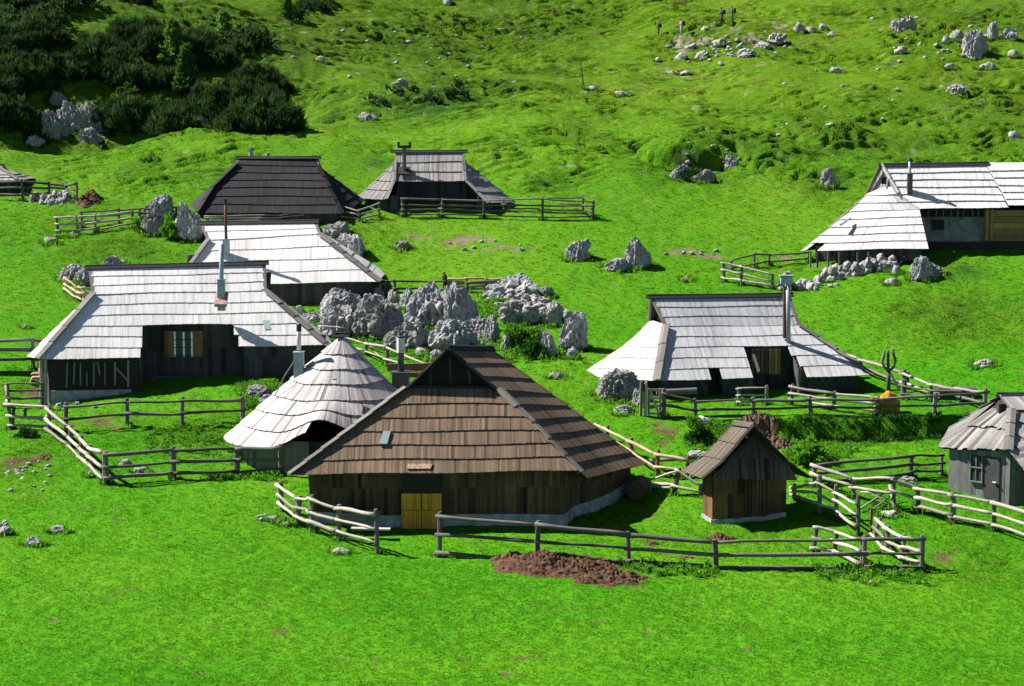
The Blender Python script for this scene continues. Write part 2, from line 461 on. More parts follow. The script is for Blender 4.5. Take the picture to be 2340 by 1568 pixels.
for nm, arr in (('rough', rough), ('dirt', dirt), ('dark', dark)):
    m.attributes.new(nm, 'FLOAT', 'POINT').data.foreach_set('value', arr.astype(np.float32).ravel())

def grass_colour(nt, rough_s, dark_s):
    big = pos_noise(nt, .09, 4)
    fine = pos_noise(nt, .9, 4)
    lush = mixc(nt, ramp(nt, big, [(.35, 0), (.65, 1)]), (.038,.178,.003), (.072,.212,.005))
    lush = mixc(nt, ramp(nt, fine, [(.50, 0), (.75, .4)]), lush, (.085,.19,.005))
    past = mixc(nt, ramp(nt, fine, [(.35, 0), (.65, 1)]), (.062,.132,.004), (.104,.162,.008))
    past = mixc(nt, ramp(nt, big, [(.55, 0), (.75, .4)]), past, (.15,.15,.03))
    c = mixc(nt, rough_s, lush, past)
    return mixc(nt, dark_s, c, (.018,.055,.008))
gm, nt, b = mk('meadow_turf')
at = lambda n: N(nt, 'ShaderNodeAttribute', attribute_name=n).outputs['Fac']
g = nt.nodes.new('ShaderNodeNewGeometry')
sx = nt.nodes.new('ShaderNodeSeparateXYZ'); nt.links.new(g.outputs['Position'], sx.inputs[0])
farc = N(nt, 'ShaderNodeMapRange'); nt.links.new(sx.outputs['Y'], farc.inputs[0])
farc.inputs[1].default_value, farc.inputs[2].default_value = 85, 165
rs = math_(nt, 'MAXIMUM', math_(nt, 'MULTIPLY', at('rough'), .55), math_(nt, 'MULTIPLY', farc.outputs[0], .8))
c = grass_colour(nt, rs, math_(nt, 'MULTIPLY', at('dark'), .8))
en = pos_noise(nt, 2.2, 4)
earth = mixc(nt, farc.outputs[0], mixc(nt, en, (.05,.03,.016), (.14,.095,.05)), mixc(nt, en, (.20,.15,.10), (.36,.32,.27)))
c = mixc(nt, at('dirt'), c, earth)
sp = ramp(nt, pos_noise(nt, 5, 5, (1, 1, 1), .7), [(.32, .84), (.62, 1.06)])
c = mixc(nt, 1.0, c, sp, 'MULTIPLY')
nt.links.new(c, b.inputs['Base Color'])
b.inputs['Roughness'].default_value = .95; b.inputs['Specular IOR Level'].default_value = .05
hb = math_(nt, 'ADD', math_(nt, 'MULTIPLY', pos_noise(nt, 9, 4), .3), math_(nt, 'MULTIPLY', math_(nt, 'MULTIPLY', pos_noise(nt, 2.2, 6, (1, 1, 1), .75), at('rough')), 1.6))
bump(nt, b, hb, 1.0, .25)
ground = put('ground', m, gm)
tag(ground, kind='structure')

# ------------------------------------------------------------------ grass: countless short tufts
def make_tuft(name, blades, h, spread, w, seed, mat):
    r = random.Random(seed); mb = MB()
    for i in range(blades):
        a = r.uniform(0, 6.283); rr = spread * math.sqrt(r.random())
        bx, by = rr * math.cos(a), rr * math.sin(a)
        l = h * r.uniform(.55, 1.15); lean = r.uniform(.1, .65) * l; d = a + r.uniform(-.9, .9)
        ex, ey = bx + lean * math.cos(d), by + lean * math.sin(d)
        px_, py_ = -math.sin(d) * w / 2, math.cos(d) * w / 2
        mx, my = bx + .35 * (ex - bx), by + .35 * (ey - by)
        mb.poly([(bx-px_, by-py_, -.03), (bx+px_, by+py_, -.03), (mx+px_*.8, my+py_*.8, l*.6), (mx-px_*.8, my-py_*.8, l*.6)])
        mb.poly([(mx-px_*.8, my-py_*.8, l*.6), (mx+px_*.8, my+py_*.8, l*.6), (ex, ey, l)])
    me = mb.mesh(name); me.materials.append(mat)
    return bpy.data.objects.new(name, me)
def leaf_mat(name, rough_amt, far=True, tint=None):
    m_, nt, b = mk(name)
    oi = nt.nodes.new('ShaderNodeObjectInfo')
    if tint is None:
        g = nt.nodes.new('ShaderNodeNewGeometry')
        sx = nt.nodes.new('ShaderNodeSeparateXYZ'); nt.links.new(g.outputs['Position'], sx.inputs[0])
        mr = N(nt, 'ShaderNodeMapRange'); nt.links.new(sx.outputs['Y'], mr.inputs[0])
        mr.inputs[1].default_value, mr.inputs[2].default_value = 85, 165
        mr.inputs[3].default_value, mr.inputs[4].default_value = rough_amt, .85
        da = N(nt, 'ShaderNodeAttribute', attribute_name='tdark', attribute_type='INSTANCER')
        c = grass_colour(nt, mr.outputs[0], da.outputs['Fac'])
        v = ramp(nt, oi.outputs['Random'], [(0, 1.5), (.5, 1.7), (1, 1.9)])
    else:
        c = mixc(nt, oi.outputs['Random'], tint[0], tint[1])
        v = ramp(nt, pos_noise(nt, .8, 3), [(.3, .7), (.7, 1.2)])
    c = mixc(nt, 1.0, c, v, 'MULTIPLY')
    nt.links.new(c, b.inputs['Base Color'])
    b.inputs['Roughness'].default_value = .8; b.inputs['Specular IOR Level'].default_value = .12
    if tint is None:   # short turf: blades are lit like the sward they stand in
        tn = N(nt, 'ShaderNodeAttribute', attribute_name='tnrm', attribute_type='INSTANCER')
        ge = nt.nodes.new('ShaderNodeNewGeometry')
        vm = nt.nodes.new('ShaderNodeMix'); vm.data_type = 'VECTOR'; vm.inputs[0].default_value = .15
        nt.links.new(tn.outputs['Vector'], vm.inputs[4]); nt.links.new(ge.outputs['Normal'], vm.inputs[5])
        nz_ = nt.nodes.new('ShaderNodeVectorMath'); nz_.operation = 'NORMALIZE'; nt.links.new(vm.outputs[1], nz_.inputs[0])
        nt.links.new(nz_.outputs[0], b.inputs['Normal'])
    tr = nt.nodes.new('ShaderNodeBsdfTranslucent'); nt.links.new(c, tr.inputs['Color'])
    ms = nt.nodes.new('ShaderNodeMixShader'); ms.inputs[0].default_value = .45
    out = nt.nodes['Material Output']
    nt.links.new(b.outputs[0], ms.inputs[1]); nt.links.new(tr.outputs[0], ms.inputs[2]); nt.links.new(ms.outputs[0], out.inputs[0])
    return m_
def scatter(name, pts, scl, drk, sources, label, cat, align=None, nrm=None):
    """one stuff object: instances of the sources on points"""
    me = bpy.data.meshes.new(name)
    me.vertices.add(len(pts)); me.vertices.foreach_set('co', np.asarray(pts, np.float32).ravel())
    me.attributes.new('tscale', 'FLOAT', 'POINT').data.foreach_set('value', np.asarray(scl, np.float32))
    me.attributes.new('tdark', 'FLOAT', 'POINT').data.foreach_set('value', np.asarray(drk, np.float32))
    rot = np.zeros((len(pts), 3), np.float32)
    rot[:, 2] = nrg.uniform(0, 6.283, len(pts))
    if align is not None: rot[:, 0] = nrg.uniform(-align, align, len(pts)); rot[:, 1] = nrg.uniform(-align, align, len(pts))
    if nrm is not None: me.attributes.new('tnrm', 'FLOAT_VECTOR', 'POINT').data.foreach_set('vector', np.asarray(nrm, np.float32).ravel())
    me.attributes.new('trot', 'FLOAT_VECTOR', 'POINT').data.foreach_set('vector', rot.ravel())
    o = put(name, me)
    tag(o, label, cat, kind='stuff')
    srcs = bpy.data.collections.new(name + '_sources')
    for s in sources: srcs.objects.link(s)
    ng = bpy.data.node_groups.new(name + '_scatter', 'GeometryNodeTree')
    ng.interface.new_socket('Geometry', in_out='INPUT', socket_type='NodeSocketGeometry')
    ng.interface.new_socket('Geometry', in_out='OUTPUT', socket_type='NodeSocketGeometry')
    gi, go = ng.nodes.new('NodeGroupInput'), ng.nodes.new('NodeGroupOutput')
    ip = ng.nodes.new('GeometryNodeInstanceOnPoints')
    ci = ng.nodes.new('GeometryNodeCollectionInfo'); ci.inputs['Collection'].default_value = srcs
    ci.inputs['Separate Children'].default_value = True; ci.inputs['Reset Children'].default_value = True
    ip.inputs['Pick Instance'].default_value = True
    def na(n, t):
        q = ng.nodes.new('GeometryNodeInputNamedAttribute'); q.data_type = t; q.inputs['Name'].default_value = n
        return q.outputs['Attribute']
    L = ng.links.new
    L(gi.outputs[0], ip.inputs['Points']); L(ci.outputs[0], ip.inputs['Instance'])
    L(na('tscale', 'FLOAT'), ip.inputs['Scale'])
    e2r = ng.nodes.new('FunctionNodeEulerToRotation'); L(na('trot', 'FLOAT_VECTOR'), e2r.inputs[0]); L(e2r.outputs[0], ip.inputs['Rotation'])
    L(ip.outputs[0], go.inputs[0])
    md = o.modifiers.new('scatter', 'NODES'); md.node_group = ng
    return o
def on_ground(n, seed):
    r = np.random.default_rng(seed)
    i, j = np.interp(np.exp(r.uniform(math.log(43), math.log(255), n)), rowsY, np.arange(NR)), r.uniform(45, NC - 46, n)
    i0, j0 = i.astype(int), j.astype(int); a, c = i - i0, j - j0
    f = lambda A: (A[i0, j0] * (1-a) + A[i0+1, j0] * a) * (1-c) + (A[i0, j0+1] * (1-a) + A[i0+1, j0+1] * a) * c
    return f(TX), f(TY), f(TZ), f(rough), f(dirt), f(dark), np.stack([f(NX), f(NY), f(NZ)], -1), r
KEEP_OUT = []     # plan outlines of huts: no grass indoors
def inside(poly, x, y):
    r = np.zeros(x.shape, bool); n = len(poly)
    for k in range(n):
        x0, y0 = poly[k]; x1, y1 = poly[(k+1) % n]
        c = ((y0 > y) != (y1 > y))
        r ^= c & (x < (x1 - x0) * (y - y0) / (y1 - y0 + 1e-12) + x0)
    return r
def grow_grass():
    x, y, z, rg, di, dk, nn, r = on_ground(260000, 5)
    keep = (r.random(len(x)) > di * 1.15) & (r.random(len(x)) > .35 * sstep(105, 135, y))
    for p in KEEP_OUT: keep &= ~inside(p, x, y)
    x, y, z, rg, di, dk, nn = [q[keep] for q in (x, y, z, rg, di, dk, nn)]
    patch = fbm2(x / 1.6, y / 2.0, 3, 81)
    s = (.60 + .0042 * np.minimum(y, 120)) * (.8 + .30 * rg) * np.clip(1 + .15 * patch, .7, 1.3) * r.uniform(.65, 1.3, len(x))
    gmat = leaf_mat('grass_blade', .12)
    src = [make_tuft('grass_tuft', 14, .042, .13, .030, q, gmat) for q in range(3)] + [make_tuft('grass_tuft', 12, .065, .09, .024, 9, gmat)]
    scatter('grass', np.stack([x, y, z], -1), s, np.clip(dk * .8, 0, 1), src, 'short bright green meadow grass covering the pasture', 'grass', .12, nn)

# ================================================================== huts
def lerp(a, b, t): return a + (b - a) * t
def in_poly(poly, x, y):
    r = False; n = len(poly)
    for k in range(n):
        x0, y0 = poly[k]; x1, y1 = poly[(k+1) % n]
        if (y0 > y) != (y1 > y) and x < (x1 - x0) * (y - y0) / (y1 - y0) + x0: r = not r
    return r
class Hut:
    def __init__(s, name, label, loc, mat, cap=None, group=None, width=.13, lift=.075):
        s.root = thing(name, loc, label, 'hut', group)
        s.deck = MB(); s.mat = mat; s.width = width; s.lift = lift; s.pending = []
        s.roof = None; s.cap = cap or M['cap']
    def face(s, L, Rr, counts, cuts=(), fan=0.0, mat=None, width=None, jag=.010, wav=.028):
        """L, Rr: left and right edge, eave to ridge, as seen from outside"""
        mat = mat or s.mat; w = width or s.width
        for i, n in enumerate(counts):
            for k in range(n):
                t0, t1 = k / n, (k + 1) / n
                L0, R0 = lerp(L[i], L[i+1], t0), lerp(Rr[i], Rr[i+1], t0)
                L1, R1 = lerp(L[i], L[i+1], t1), lerp(Rr[i], Rr[i+1], t1)
                ln = (R0 - L0).length
                if ln < .05: continue
                e = (R0 - L0) / ln
                up = ((L1 + R1) - (L0 + R0)) / 2
                nrm = e.cross(up).normalized()
                ul = up.length; upd = nrm.cross(e).normalized()
                a1, b1 = (L1 - L0).dot(e), (R1 - L0).dot(e)
                lo, hi = min(0, a1), max(ln, b1)
                if fan: lo, hi = 0, ln
                mb = MB(); x = lo; ph = rnd.uniform(0, 20)
                first = (i == 0 and k == 0)
                while x < hi - 1e-4:
                    x2 = min(hi, x + w * rnd.uniform(.7, 1.35))
                    if hi - x2 < w * .4: x2 = hi
                    q = []
                    for c in (x, x2):
                        if fan:
                            u = c / ln; pb, pt = lerp(L0, R0, u), lerp(L1, R1, u)
                        else:
                            cb = min(max(c, 0), ln); ct = min(max(c, a1), b1)
                            pb = lerp(L0, R0, cb / ln)
                            pt = lerp(L1, R1, (ct - a1) / (b1 - a1)) if b1 - a1 > 1e-3 else L1.copy()
                        q.append((pb, pt))
                    cx = (q[0][0] + q[1][0] + q[0][1] + q[1][1]) / 4
                    x = x2
                    if cuts:
                        ppx = pix(cx)
                        if any(in_poly(c, *ppx) for c in cuts): continue
                    j = rnd.uniform(-jag, jag) + wav * math.sin(x * 1.1 + ph)
                    lb, lt = s.lift + rnd.uniform(-.004, .004), .012 + rnd.uniform(0, .004)
                    down = [((p[1] - p[0]).normalized() if (p[1] - p[0]).length > .02 else upd) for p in q]
                    B0, B1 = [q[a][0] - down[a] * (.05 + j) + nrm * lb for a in (0, 1)]
                    T0, T1 = [q[a][1] + down[a] * .04 + nrm * lt for a in (0, 1)]
                    th = nrm * .028
                    mb.shingle([B0 - th, B1 - th, T1 - th, T0 - th], [B0, B1, T1, T0])
                    d = nrm * -.02
                    s.deck.poly([q[0][0] + d, q[1][0] + d, q[1][1] + d, q[0][1] + d])
                if mb.v: s.pending.append(('shingle_course', mb, mat))
    def hip(s, pts, nrm, mat=None, w=.2, seglen=.95):
        mb = MB(); nrm = Vector(nrm).normalized()
        for a, b in zip(pts[:-1], pts[1:]):
            n = max(1, round((b - a).length / seglen)); d = (b - a).normalized()
            side = d.cross(nrm).normalized()
            for k in range(n):
                p, q = lerp(a, b, k / n) - d * .08, lerp(a, b, (k + 1) / n) + d * .03
                for sg in (-1, 1):
                    o = side * sg * w * .5
                    mb.box((p + q) / 2 + o + nrm * (s.lift + .045 + .008 * sg + rnd.uniform(0, .01)), (q - p) + nrm * -.03, side * w * .98 - nrm * .05 * sg, nrm * .03)
        s.pending.append(('hip_cap', mb, mat or M['hipcap']))
    def ridge(s, a, b, over=.25, r=.11, mat=None, droop=.02):
        d = (b - a).normalized(); mb = MB()
        pts = [lerp(a - d * over, b + d * over, t) + Vector((0, 0, .05 - droop * math.sin(t * 3.14))) for t in (0, .2, .4, .6, .8, 1)]
        side = d.cross(Vector((0, 0, 1))).normalized()
        for sg in (-1, 1):
            mb.bar(pts[0] + side * sg * .085 + Vector((0, 0, -.035)), pts[-1] + side * sg * .085 + Vector((0, 0, -.035)), .20, .05, (side * sg * .9 + Vector((0, 0, 1))).normalized())
        mb.tube([p + Vector((0, 0, .02)) for p in pts], [r * .62 * rnd.uniform(.92, 1.08) for _ in pts], 8)
        s.pending.append(('ridge_cap', mb, mat or s.cap))
    def finish_roof(s, skylights=()):
        s.roof = s.deck.build('roof', M['deck'], s.root)
        for nm, mb, mat in s.pending:
            o = mb.build(nm, mat, s.roof)
            o['kind'] = 'stuff'
    # --- walls
    def walls(s, ring, visible, mat, plank=.2, rows=1, slope=.95, oh=.5, front_segs=None, found=0.0, fmat=None, sink=.35, gap=0, open_px=None):
        """ring: eave corners (front left first, going right); visible: edge numbers that show planks"""
        pts = [Vector((p.x, p.y)) for p in ring]; n = len(pts); ins = []
        area = sum(pts[k].x * pts[(k+1) % n].y - pts[(k+1) % n].x * pts[k].y for k in range(n))
        sg = 1 if area > 0 else -1
        for k in range(n):
            a, b, c = pts[k-1], pts[k], pts[(k+1) % n]
            d1, d2 = (b - a).normalized(), (c - b).normalized()
            n1, n2 = Vector((-d1.y, d1.x)) * sg, Vector((-d2.y, d2.x)) * sg
            m_ = (n1 + n2); m_ = m_.normalized() / max(.35, m_.normalized().dot(n1)) 
            ins.append(b + m_ * oh)
        KEEP_OUT.append([tuple(p) for p in ins])
        core = MB(); s.wall = None; runs = []
        ztop = [p.z + oh * slope - .06 for p in ring]
        def run(a, b, za, zb, vis): runs.append((a, b, za, zb, vis))
        for k in range(n):
            a, b = ins[k], ins[(k+1) % n]; za, zb = ztop[k], ztop[(k+1) % n]
            if k == 0 and front_segs:
                d = (b - a).normalized(); inw = Vector((-d.y, d.x)) * sg
                prev = 0
                for (u0, u1, rec) in front_segs:
                    A, B = lerp(a, b, u0) + inw * rec, lerp(a, b, u1) + inw * rec
                    zA, zB = lerp(za, zb, u0) + rec * slope, lerp(za, zb, u1) + rec * slope
                    if rec != prev:
                        e, f = (prev, rec)
                        A0, A1 = lerp(a, b, u0) + inw * e, lerp(a, b, u0) + inw * f
                        z0, z1 = lerp(za, zb, u0) + e * slope, lerp(za, zb, u0) + f * slope
                        run(A0, A1, z0, z1, True)
                    run(A, B, zA, zB, True); prev = rec
            else: run(a, b, za, zb, k in visible)
        for a, b, za, zb, vis in runs:
            L = (b - a).length
            if L < .05: continue
            d = (b - a).normalized(); out = Vector((d.y, -d.x)) * sg
            g0, g1 = ground_z(a.x, a.y), ground_z(b.x, b.y)
            A, B = a - out * .06, b - out * .06
            o2 = out * .04
            core.quad8([(A.x-o2.x, A.y-o2.y, g0 - sink), (B.x-o2.x, B.y-o2.y, g1 - sink), (B.x+o2.x, B.y+o2.y, g1 - sink), (A.x+o2.x, A.y+o2.y, g0 - sink)],
                       [(A.x-o2.x, A.y-o2.y, za), (B.x-o2.x, B.y-o2.y, zb), (B.x+o2.x, B.y+o2.y, zb), (A.x+o2.x, A.y+o2.y, za)])
        s.wall = core.build('wall', M['backing'], s.root)
        s.runs = runs
        for a, b, za, zb, vis in runs:
            L = (b - a).length
            if not vis or L < .1: continue
            d = (b - a).normalized(); out = Vector((d.y, -d.x)) * sg
            cnt = max(1, round(L / plank))
            for k in range(cnt):
                u = (k + .5) / cnt; c = lerp(a, b, u)
                g = ground_z(c.x, c.y); zt = lerp(za, zb, u)
                if open_px and open_px[0] < pix((c.x, c.y, g))[0] < open_px[1]: continue
                z0 = g + found if found else g - .1
                wd = L / cnt * (1 - gap) * rnd.uniform(.95, 1.0)
                hs = [(z0, zt)] if rows == 1 else [(z0, lerp(z0, zt, .52)), (lerp(z0, zt, .5), zt)]
                for r_, (q0, q1) in enumerate(hs):
                    if q1 - q0 < .08: continue
                    pr = .012 + .03 * r_ + rnd.uniform(-.006, .006)
                    board('plank', (c.x + out.x * pr, c.y + out.y * pr, (q0 + q1) / 2), (d.x * wd, d.y * wd, 0), (out.x * .03, out.y * .03, 0),
                          (rnd.uniform(-.01, .01), 0, (q1 - q0)), mat, s.wall)
            if found:
                mb = MB()
                for k in range(max(1, round(L / .9))):
                    nn = max(1, round(L / .9)); p, q = lerp(a, b, k / nn), lerp(a, b, (k + 1) / nn)
                    gp, gq = ground_z(p.x, p.y), ground_z(q.x, q.y)
                    w0, w1 = out * rnd.uniform(.07, .11), out * -.02
                    mb.quad8([(p.x+w1.x, p.y+w1.y, gp-.4), (q.x+w1.x, q.y+w1.y, gq-.4), (q.x+w0.x, q.y+w0.y, gq-.4), (p.x+w0.x, p.y+w0.y, gp-.4)][::-1],
                             [(p.x+w1.x, p.y+w1.y, gp+found), (q.x+w1.x, q.y+w1.y, gq+found), (q.x+w0.x, q.y+w0.y, gq+found), (p.x+w0.x, p.y+w0.y, gp+found)][::-1])
                mb.build('foundation', fmat or M['stonebase'], s.root)
        return ins
    def panel(s, name, px0, py0, px1, py1, Y, mat, th=.04, parent=None):
        a, b = P(px0, py1, Y), P(px1, py0, Y)
        mb = MB(); c = (a + b) / 2
        mb.box((c.x, Y, c.z), (b.x - a.x, 0, 0), (0, th, 0), (0, 0, b.z - a.z))
        return mb.build(name, mat, parent or s.root)
    def slats(s, name, px0, py0, px1, py1, Y, n, mat, parent, th=.03):
        for k in range(n):
            a, b = P(lerp(px0, px1, k / n), py1, Y), P(lerp(px0, px1, (k + 1) / n), py0, Y)
            board(name, ((a.x+b.x)/2, Y + rnd.uniform(-.006, .006), (a.z+b.z)/2), ((b.x-a.x)*.88, 0, 0), (0, th, 0), (0, 0, b.z-a.z), mat, parent)
    def chimney(s, px, ptop, pbase, Y, r, mat, box=None, boxmat=None, cap=None, lean=0):
        """a flue pipe; box = (half width px, top py, bottom py)"""
        e = MB(); top, bot = P(px + lean, ptop, Y), P(px, pbase, Y)
        c = None
        if box:
            hw, bt, bb = box
            a, b = P(px - hw, bb, Y), P(px + hw, bt, Y)
            w = b.x - a.x
            e.box(((a.x+b.x)/2, Y, (a.z+b.z)/2 - .25), (w, 0, 0), (0, w, 0), (0, 0, b.z - a.z + .5))
            e.box(((a.x+b.x)/2, Y, b.z + .02), (w * 1.12, 0, 0), (0, w * 1.12, 0), (0, 0, .04))
            c = e.build('chimney', boxmat or M['zinc'], s.root)
            pipe = MB(); pipe.tube([bot, lerp(bot, top, .5), top], r, 12)
            pipe.build('flue_pipe', mat, c, True)
        else:
            e.tube([bot - Vector((0, 0, .4)), lerp(bot, top, .5), top], r, 12)
            c = e.build('chimney', mat, s.root, False)
        if cap:
            cp = MB()
            if cap == 'cone': cp.tube([top + Vector((0, 0, .02)), top + Vector((0, 0, .06)), top + Vector((0, 0, .2))], [r * 1.7, r * 1.7, .02], 12)
            elif cap == 'band': cp.tube([top - Vector((0, 0, .3)), top], r * 1.18, 12)
            elif cap == 'tee':
                cp.box(top + Vector((0, 0, -.02)), (.75, 0, 0), (0, .22, 0), (0, 0, .16))
                for sg in (-1, 1): cp.box(top + Vector((sg * .33, 0, .1)), (.13, 0, 0), (0, .3, 0), (0, 0, .34))
            cp.build('flue_cap', M['black'], c)
        return c

def mirror(p, a, b):
    """reflect p in plan across the vertical plane through a and b"""
    d = Vector((b.x - a.x, b.y - a.y)).normalized(); w = Vector((p.x - a.x, p.y - a.y))
    q = d * w.dot(d) * 2 - w
    return Vector((a.x + q.x, a.y + q.y, p.z))
def hip_hut(name, label, L, Rr, counts, mat, LM=None, RM=None, cuts=(), end_counts=None, width=.13, lift=.075, gable_in=.25, capw=.2, gmat=None, hipm=None, over=.25, fanends=1):
    """a hut with a short ridge, small gables and hipped, bulging ends; L, Rr run from eave to ridge"""
    c = (L[0] + Rr[0]) / 2
    h = Hut(name, label, (c.x, c.y, ground_z(c.x, c.y)), mat, width=width, lift=lift)
    a, b = L[-1], Rr[-1]
    mL, mR = [mirror(p, a, b) for p in L], [mirror(p, a, b) for p in Rr]
    h.face(L, Rr, counts, cuts)
    h.face(mR, mL, counts)
    ec = end_counts or counts[:-1]
    def end(F, Bk, mid, left):
        F, Bk = F[:-1], Bk[:-1]
        if mid is None:
            if left: h.face(Bk, F, ec, cuts, fan=0)
            else: h.face(F, Bk, ec, cuts, fan=0)
        else:
            top = (F[-1] + Bk[-1]) / 2
            ms = [lerp(mid, top, t) for t in np.linspace(0, 1, len(F))]
            if left: h.face(ms, F, ec, cuts, fan=1); h.face(Bk, ms, ec, cuts, fan=1)
            else: h.face(F, ms, ec, cuts, fan=1); h.face(ms, Bk, ec, cuts, fan=1)
    end(L, mL, LM, True); end(Rr, mR, RM, False)
    ax = (b - a).normalized()
    for pts, sgn in ((L, -1), (Rr, 1)):
        f = (Rr[0] - L[0]).cross(L[-1] - L[0]).normalized()
        h.hip([p for p in pts[:-1]], f + ax * sgn * .8 + Vector((0, 0, .3)), hipm, w=capw)
    h.ridge(a, b, over)
    # gables: boarded triangles set in under the roof
    for p, q, r_, sgn, gp in ((L[-2], mL[-2], a, 1, 'l'), (Rr[-2], mR[-2], b, -1, 'r')):
        base = lerp(p, q, .5); ins = ax * sgn * gable_in
        A, B, T = p + ins, q + ins, Vector((base.x, base.y, r_.z - .05)) + ins
        mb = MB(); n = 9
        for k in range(n):
            u0, u1 = k / n, (k + 1) / n - .01
            f0, f1 = lerp(A, B, u0), lerp(A, B, u1)
            t0, t1 = [f + (T - base - ins) * (1 - abs(2 * u - 1)) for f, u in ((f0, u0), (f1, u1))]
            dn = Vector((0, 0, -.25)); o = ax * sgn * (.03 + rnd.uniform(0, .01))
            mb.quad8([f0 + dn, f1 + dn, f1 + dn + o, f0 + dn + o], [t0, t1, t1 + o, t0 + o])
        mb.build('gable', gmat or M['plank_pale'], h.root)
        rb = MB()
        for e in (p, q):
            rb.bar(e - ax * sgn * .03 + Vector((0, 0, .02)), r_ - ax * sgn * .03 + Vector((0, 0, .02)), .05, .16, ax)
        rb.build('barge_board', M['hipcap'], h.root)
    h.slope = .9 * min((q[1].z - q[0].z) / (Vector((q[1].x - q[0].x, q[1].y - q[0].y)).length + 1e-6) if False else (q[1].z - q[0].z) / (q[1].y - q[0].y) for q in (L, Rr))
    h.mL, h.mR, h.L, h.R = mL, mR, L, Rr
    ring = [L[0], Rr[0]] + ([RM] if RM else []) + [mR[0], mL[0]] + ([LM] if LM else [])
    return h, ring

# ---------------------------------------------------------------- long white-roofed hut in the yard on the left
Lp = [P(88,819,86.6), P(214,671,89.3), P(207,612,90.5)]
Rp = [P(774,814,88.3), P(604,663,90.6), P(602,602,91.7)]
cut = [(327,743.5),(528,736),(554,793),(800,793),(800,840),(318,840)]
h, ring = hip_hut('shepherd_hut', 'long hut with white shingle roof, deep porch and shuttered window in the fenced yard', Lp, Rp, [6, 3], M['pale'],
    LM=P(64,812,89.8), cuts=[cut], end_counts=[6], width=.068, lift=.046)
h.finish_roof()
h.walls(ring, {0, 1, 4, 5}, M['plank_grey'], .2, rows=2, oh=.5, slope=h.slope, front_segs=[(0,.33,0),(.33,.70,1.35),(.70,1,.55)], found=0)
# stone base and dark lattice of stakes under the left eave
fb = MB(); a, b = P(118,925,86.95), P(300,905,87.4)
fb.quad8([a + Vector((0,-.12,-.6)), b + Vector((0,-.12,-.6)), b + Vector((0,.2,-.6)), a + Vector((0,.2,-.6))], [a + Vector((0,-.12,.62)), b + Vector((0,-.12,.30)), b + Vector((0,.2,.30)), a + Vector((0,.2,.62))])
fb.build('foundation', M['stonebase'], h.root)
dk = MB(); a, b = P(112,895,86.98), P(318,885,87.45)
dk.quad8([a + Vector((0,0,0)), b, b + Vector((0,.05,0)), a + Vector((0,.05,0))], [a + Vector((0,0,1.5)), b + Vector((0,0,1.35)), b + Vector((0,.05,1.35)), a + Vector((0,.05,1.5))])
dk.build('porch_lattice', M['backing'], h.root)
for x, y0, y1, lx in ((152,828,886,2),(168,828,879,3),(184,829,882,0),(199,850,883,-1),(214,828,883,1),(228,826,856,-5),(240,829,882,0),(263,828,880,0),(293,826,885,0)):
    mb = MB(); mb.bar(P(x, y1, 86.9), P(x + lx, y0, 86.9), .07, .05, (0,1,0)); mb.build('stake', M['plank_pale'], h.root)
mb = MB(); mb.bar(P(266,842,86.88), P(294,872,86.88), .06, .05, (0,1,0)); mb.build('stake', M['plank_pale'], h.root)
for x in (94, 104):
    mb = MB(); mb.tube([P(x,925,86.9), P(x+1,870,86.85), P(x-1,822,86.8)], [.08,.07,.07], 7); mb.build('corner_post', M['rail'], h.root)
Yw = 88.35
w = h.panel('window', 398,758,440,814, Yw, M['glass'], .05)
for x in (398, 418.5, 437): h.panel('window_frame', x, 757, x+3, 815, Yw-.05, M['white'], .03, w)
for y in (757, 775, 793, 812): h.panel('glazing_bar', 398, y, 440, y+2, Yw-.06, M['black'], .02, w)
for x0 in (376, 441): 
    sh = h.panel('shutter', x0, 758, x0+22, 816, Yw-.03, M['plank_brown'], .03); h.slats('plank', x0, 758, x0+22, 816, Yw-.06, 3, M['plank_shed'], sh)
bn = MB(); a, b = P(345,862,87.9), P(430,858,88.0)
bn.bar(a, b, .35, .07); bn.bar(a + Vector((.3,0,-.25)), a + Vector((.3,0,0)), .1, .3); bn.bar(b - Vector((.3,0,.25)), b - Vector((.3,0,0)), .1, .3)
tag(bn.build('bench', M['plank_grey']), 'low dark bench against the porch wall below the shuttered window', 'bench')
h.chimney(506, 558, 684, 88.9, .10, M['zinc'], (8,640,684), M['zinc'])
mb = MB(); p = P(506,684,88.75); mb.box(p + Vector((0,0,.0)), (.55,0,.0), (0,.6,.5), (0,0,.12)); mb.build('flashing', M['tin'], h.root)
p = [P(601,736,87.75), P(617,736,87.75), P(621,756,87.35), P(606,757,87.35)]
mb = MB(); up = Vector((0,-.09,.09)); mb.quad8([q + up*.3 for q in p], [q + up*.95 for q in p]); mb.build('skylight', M['skylight'], h.root)

# ---------------------------------------------------------------- white-roofed hut just behind it
Lp = [P(404,651,102.4), P(477,548,104.5), P(461,511,105.5)]
Rp = [P(866,643,102.6), P(729,535,104.9), P(718,507,105.6)]
h, ring = hip_hut('shepherd_hut', 'white-roofed hut with slender pipe chimney below the dark hut', Lp, Rp, [4, 2], M['pale'],
    cuts=[[(360,617),(611,612),(627,660),(360,675)]], end_counts=[4], width=.068, lift=.046)
h.finish_roof()
h.walls(ring, {0, 1}, M['plank_grey'], .22, oh=.45, slope=h.slope, front_segs=[(0,.46,1.2),(.46,1,0)])
h.chimney(517, 455, 570, 103.7, .075, M['rust'], (7,548,572), M['zinc'], 'band', lean=-2)

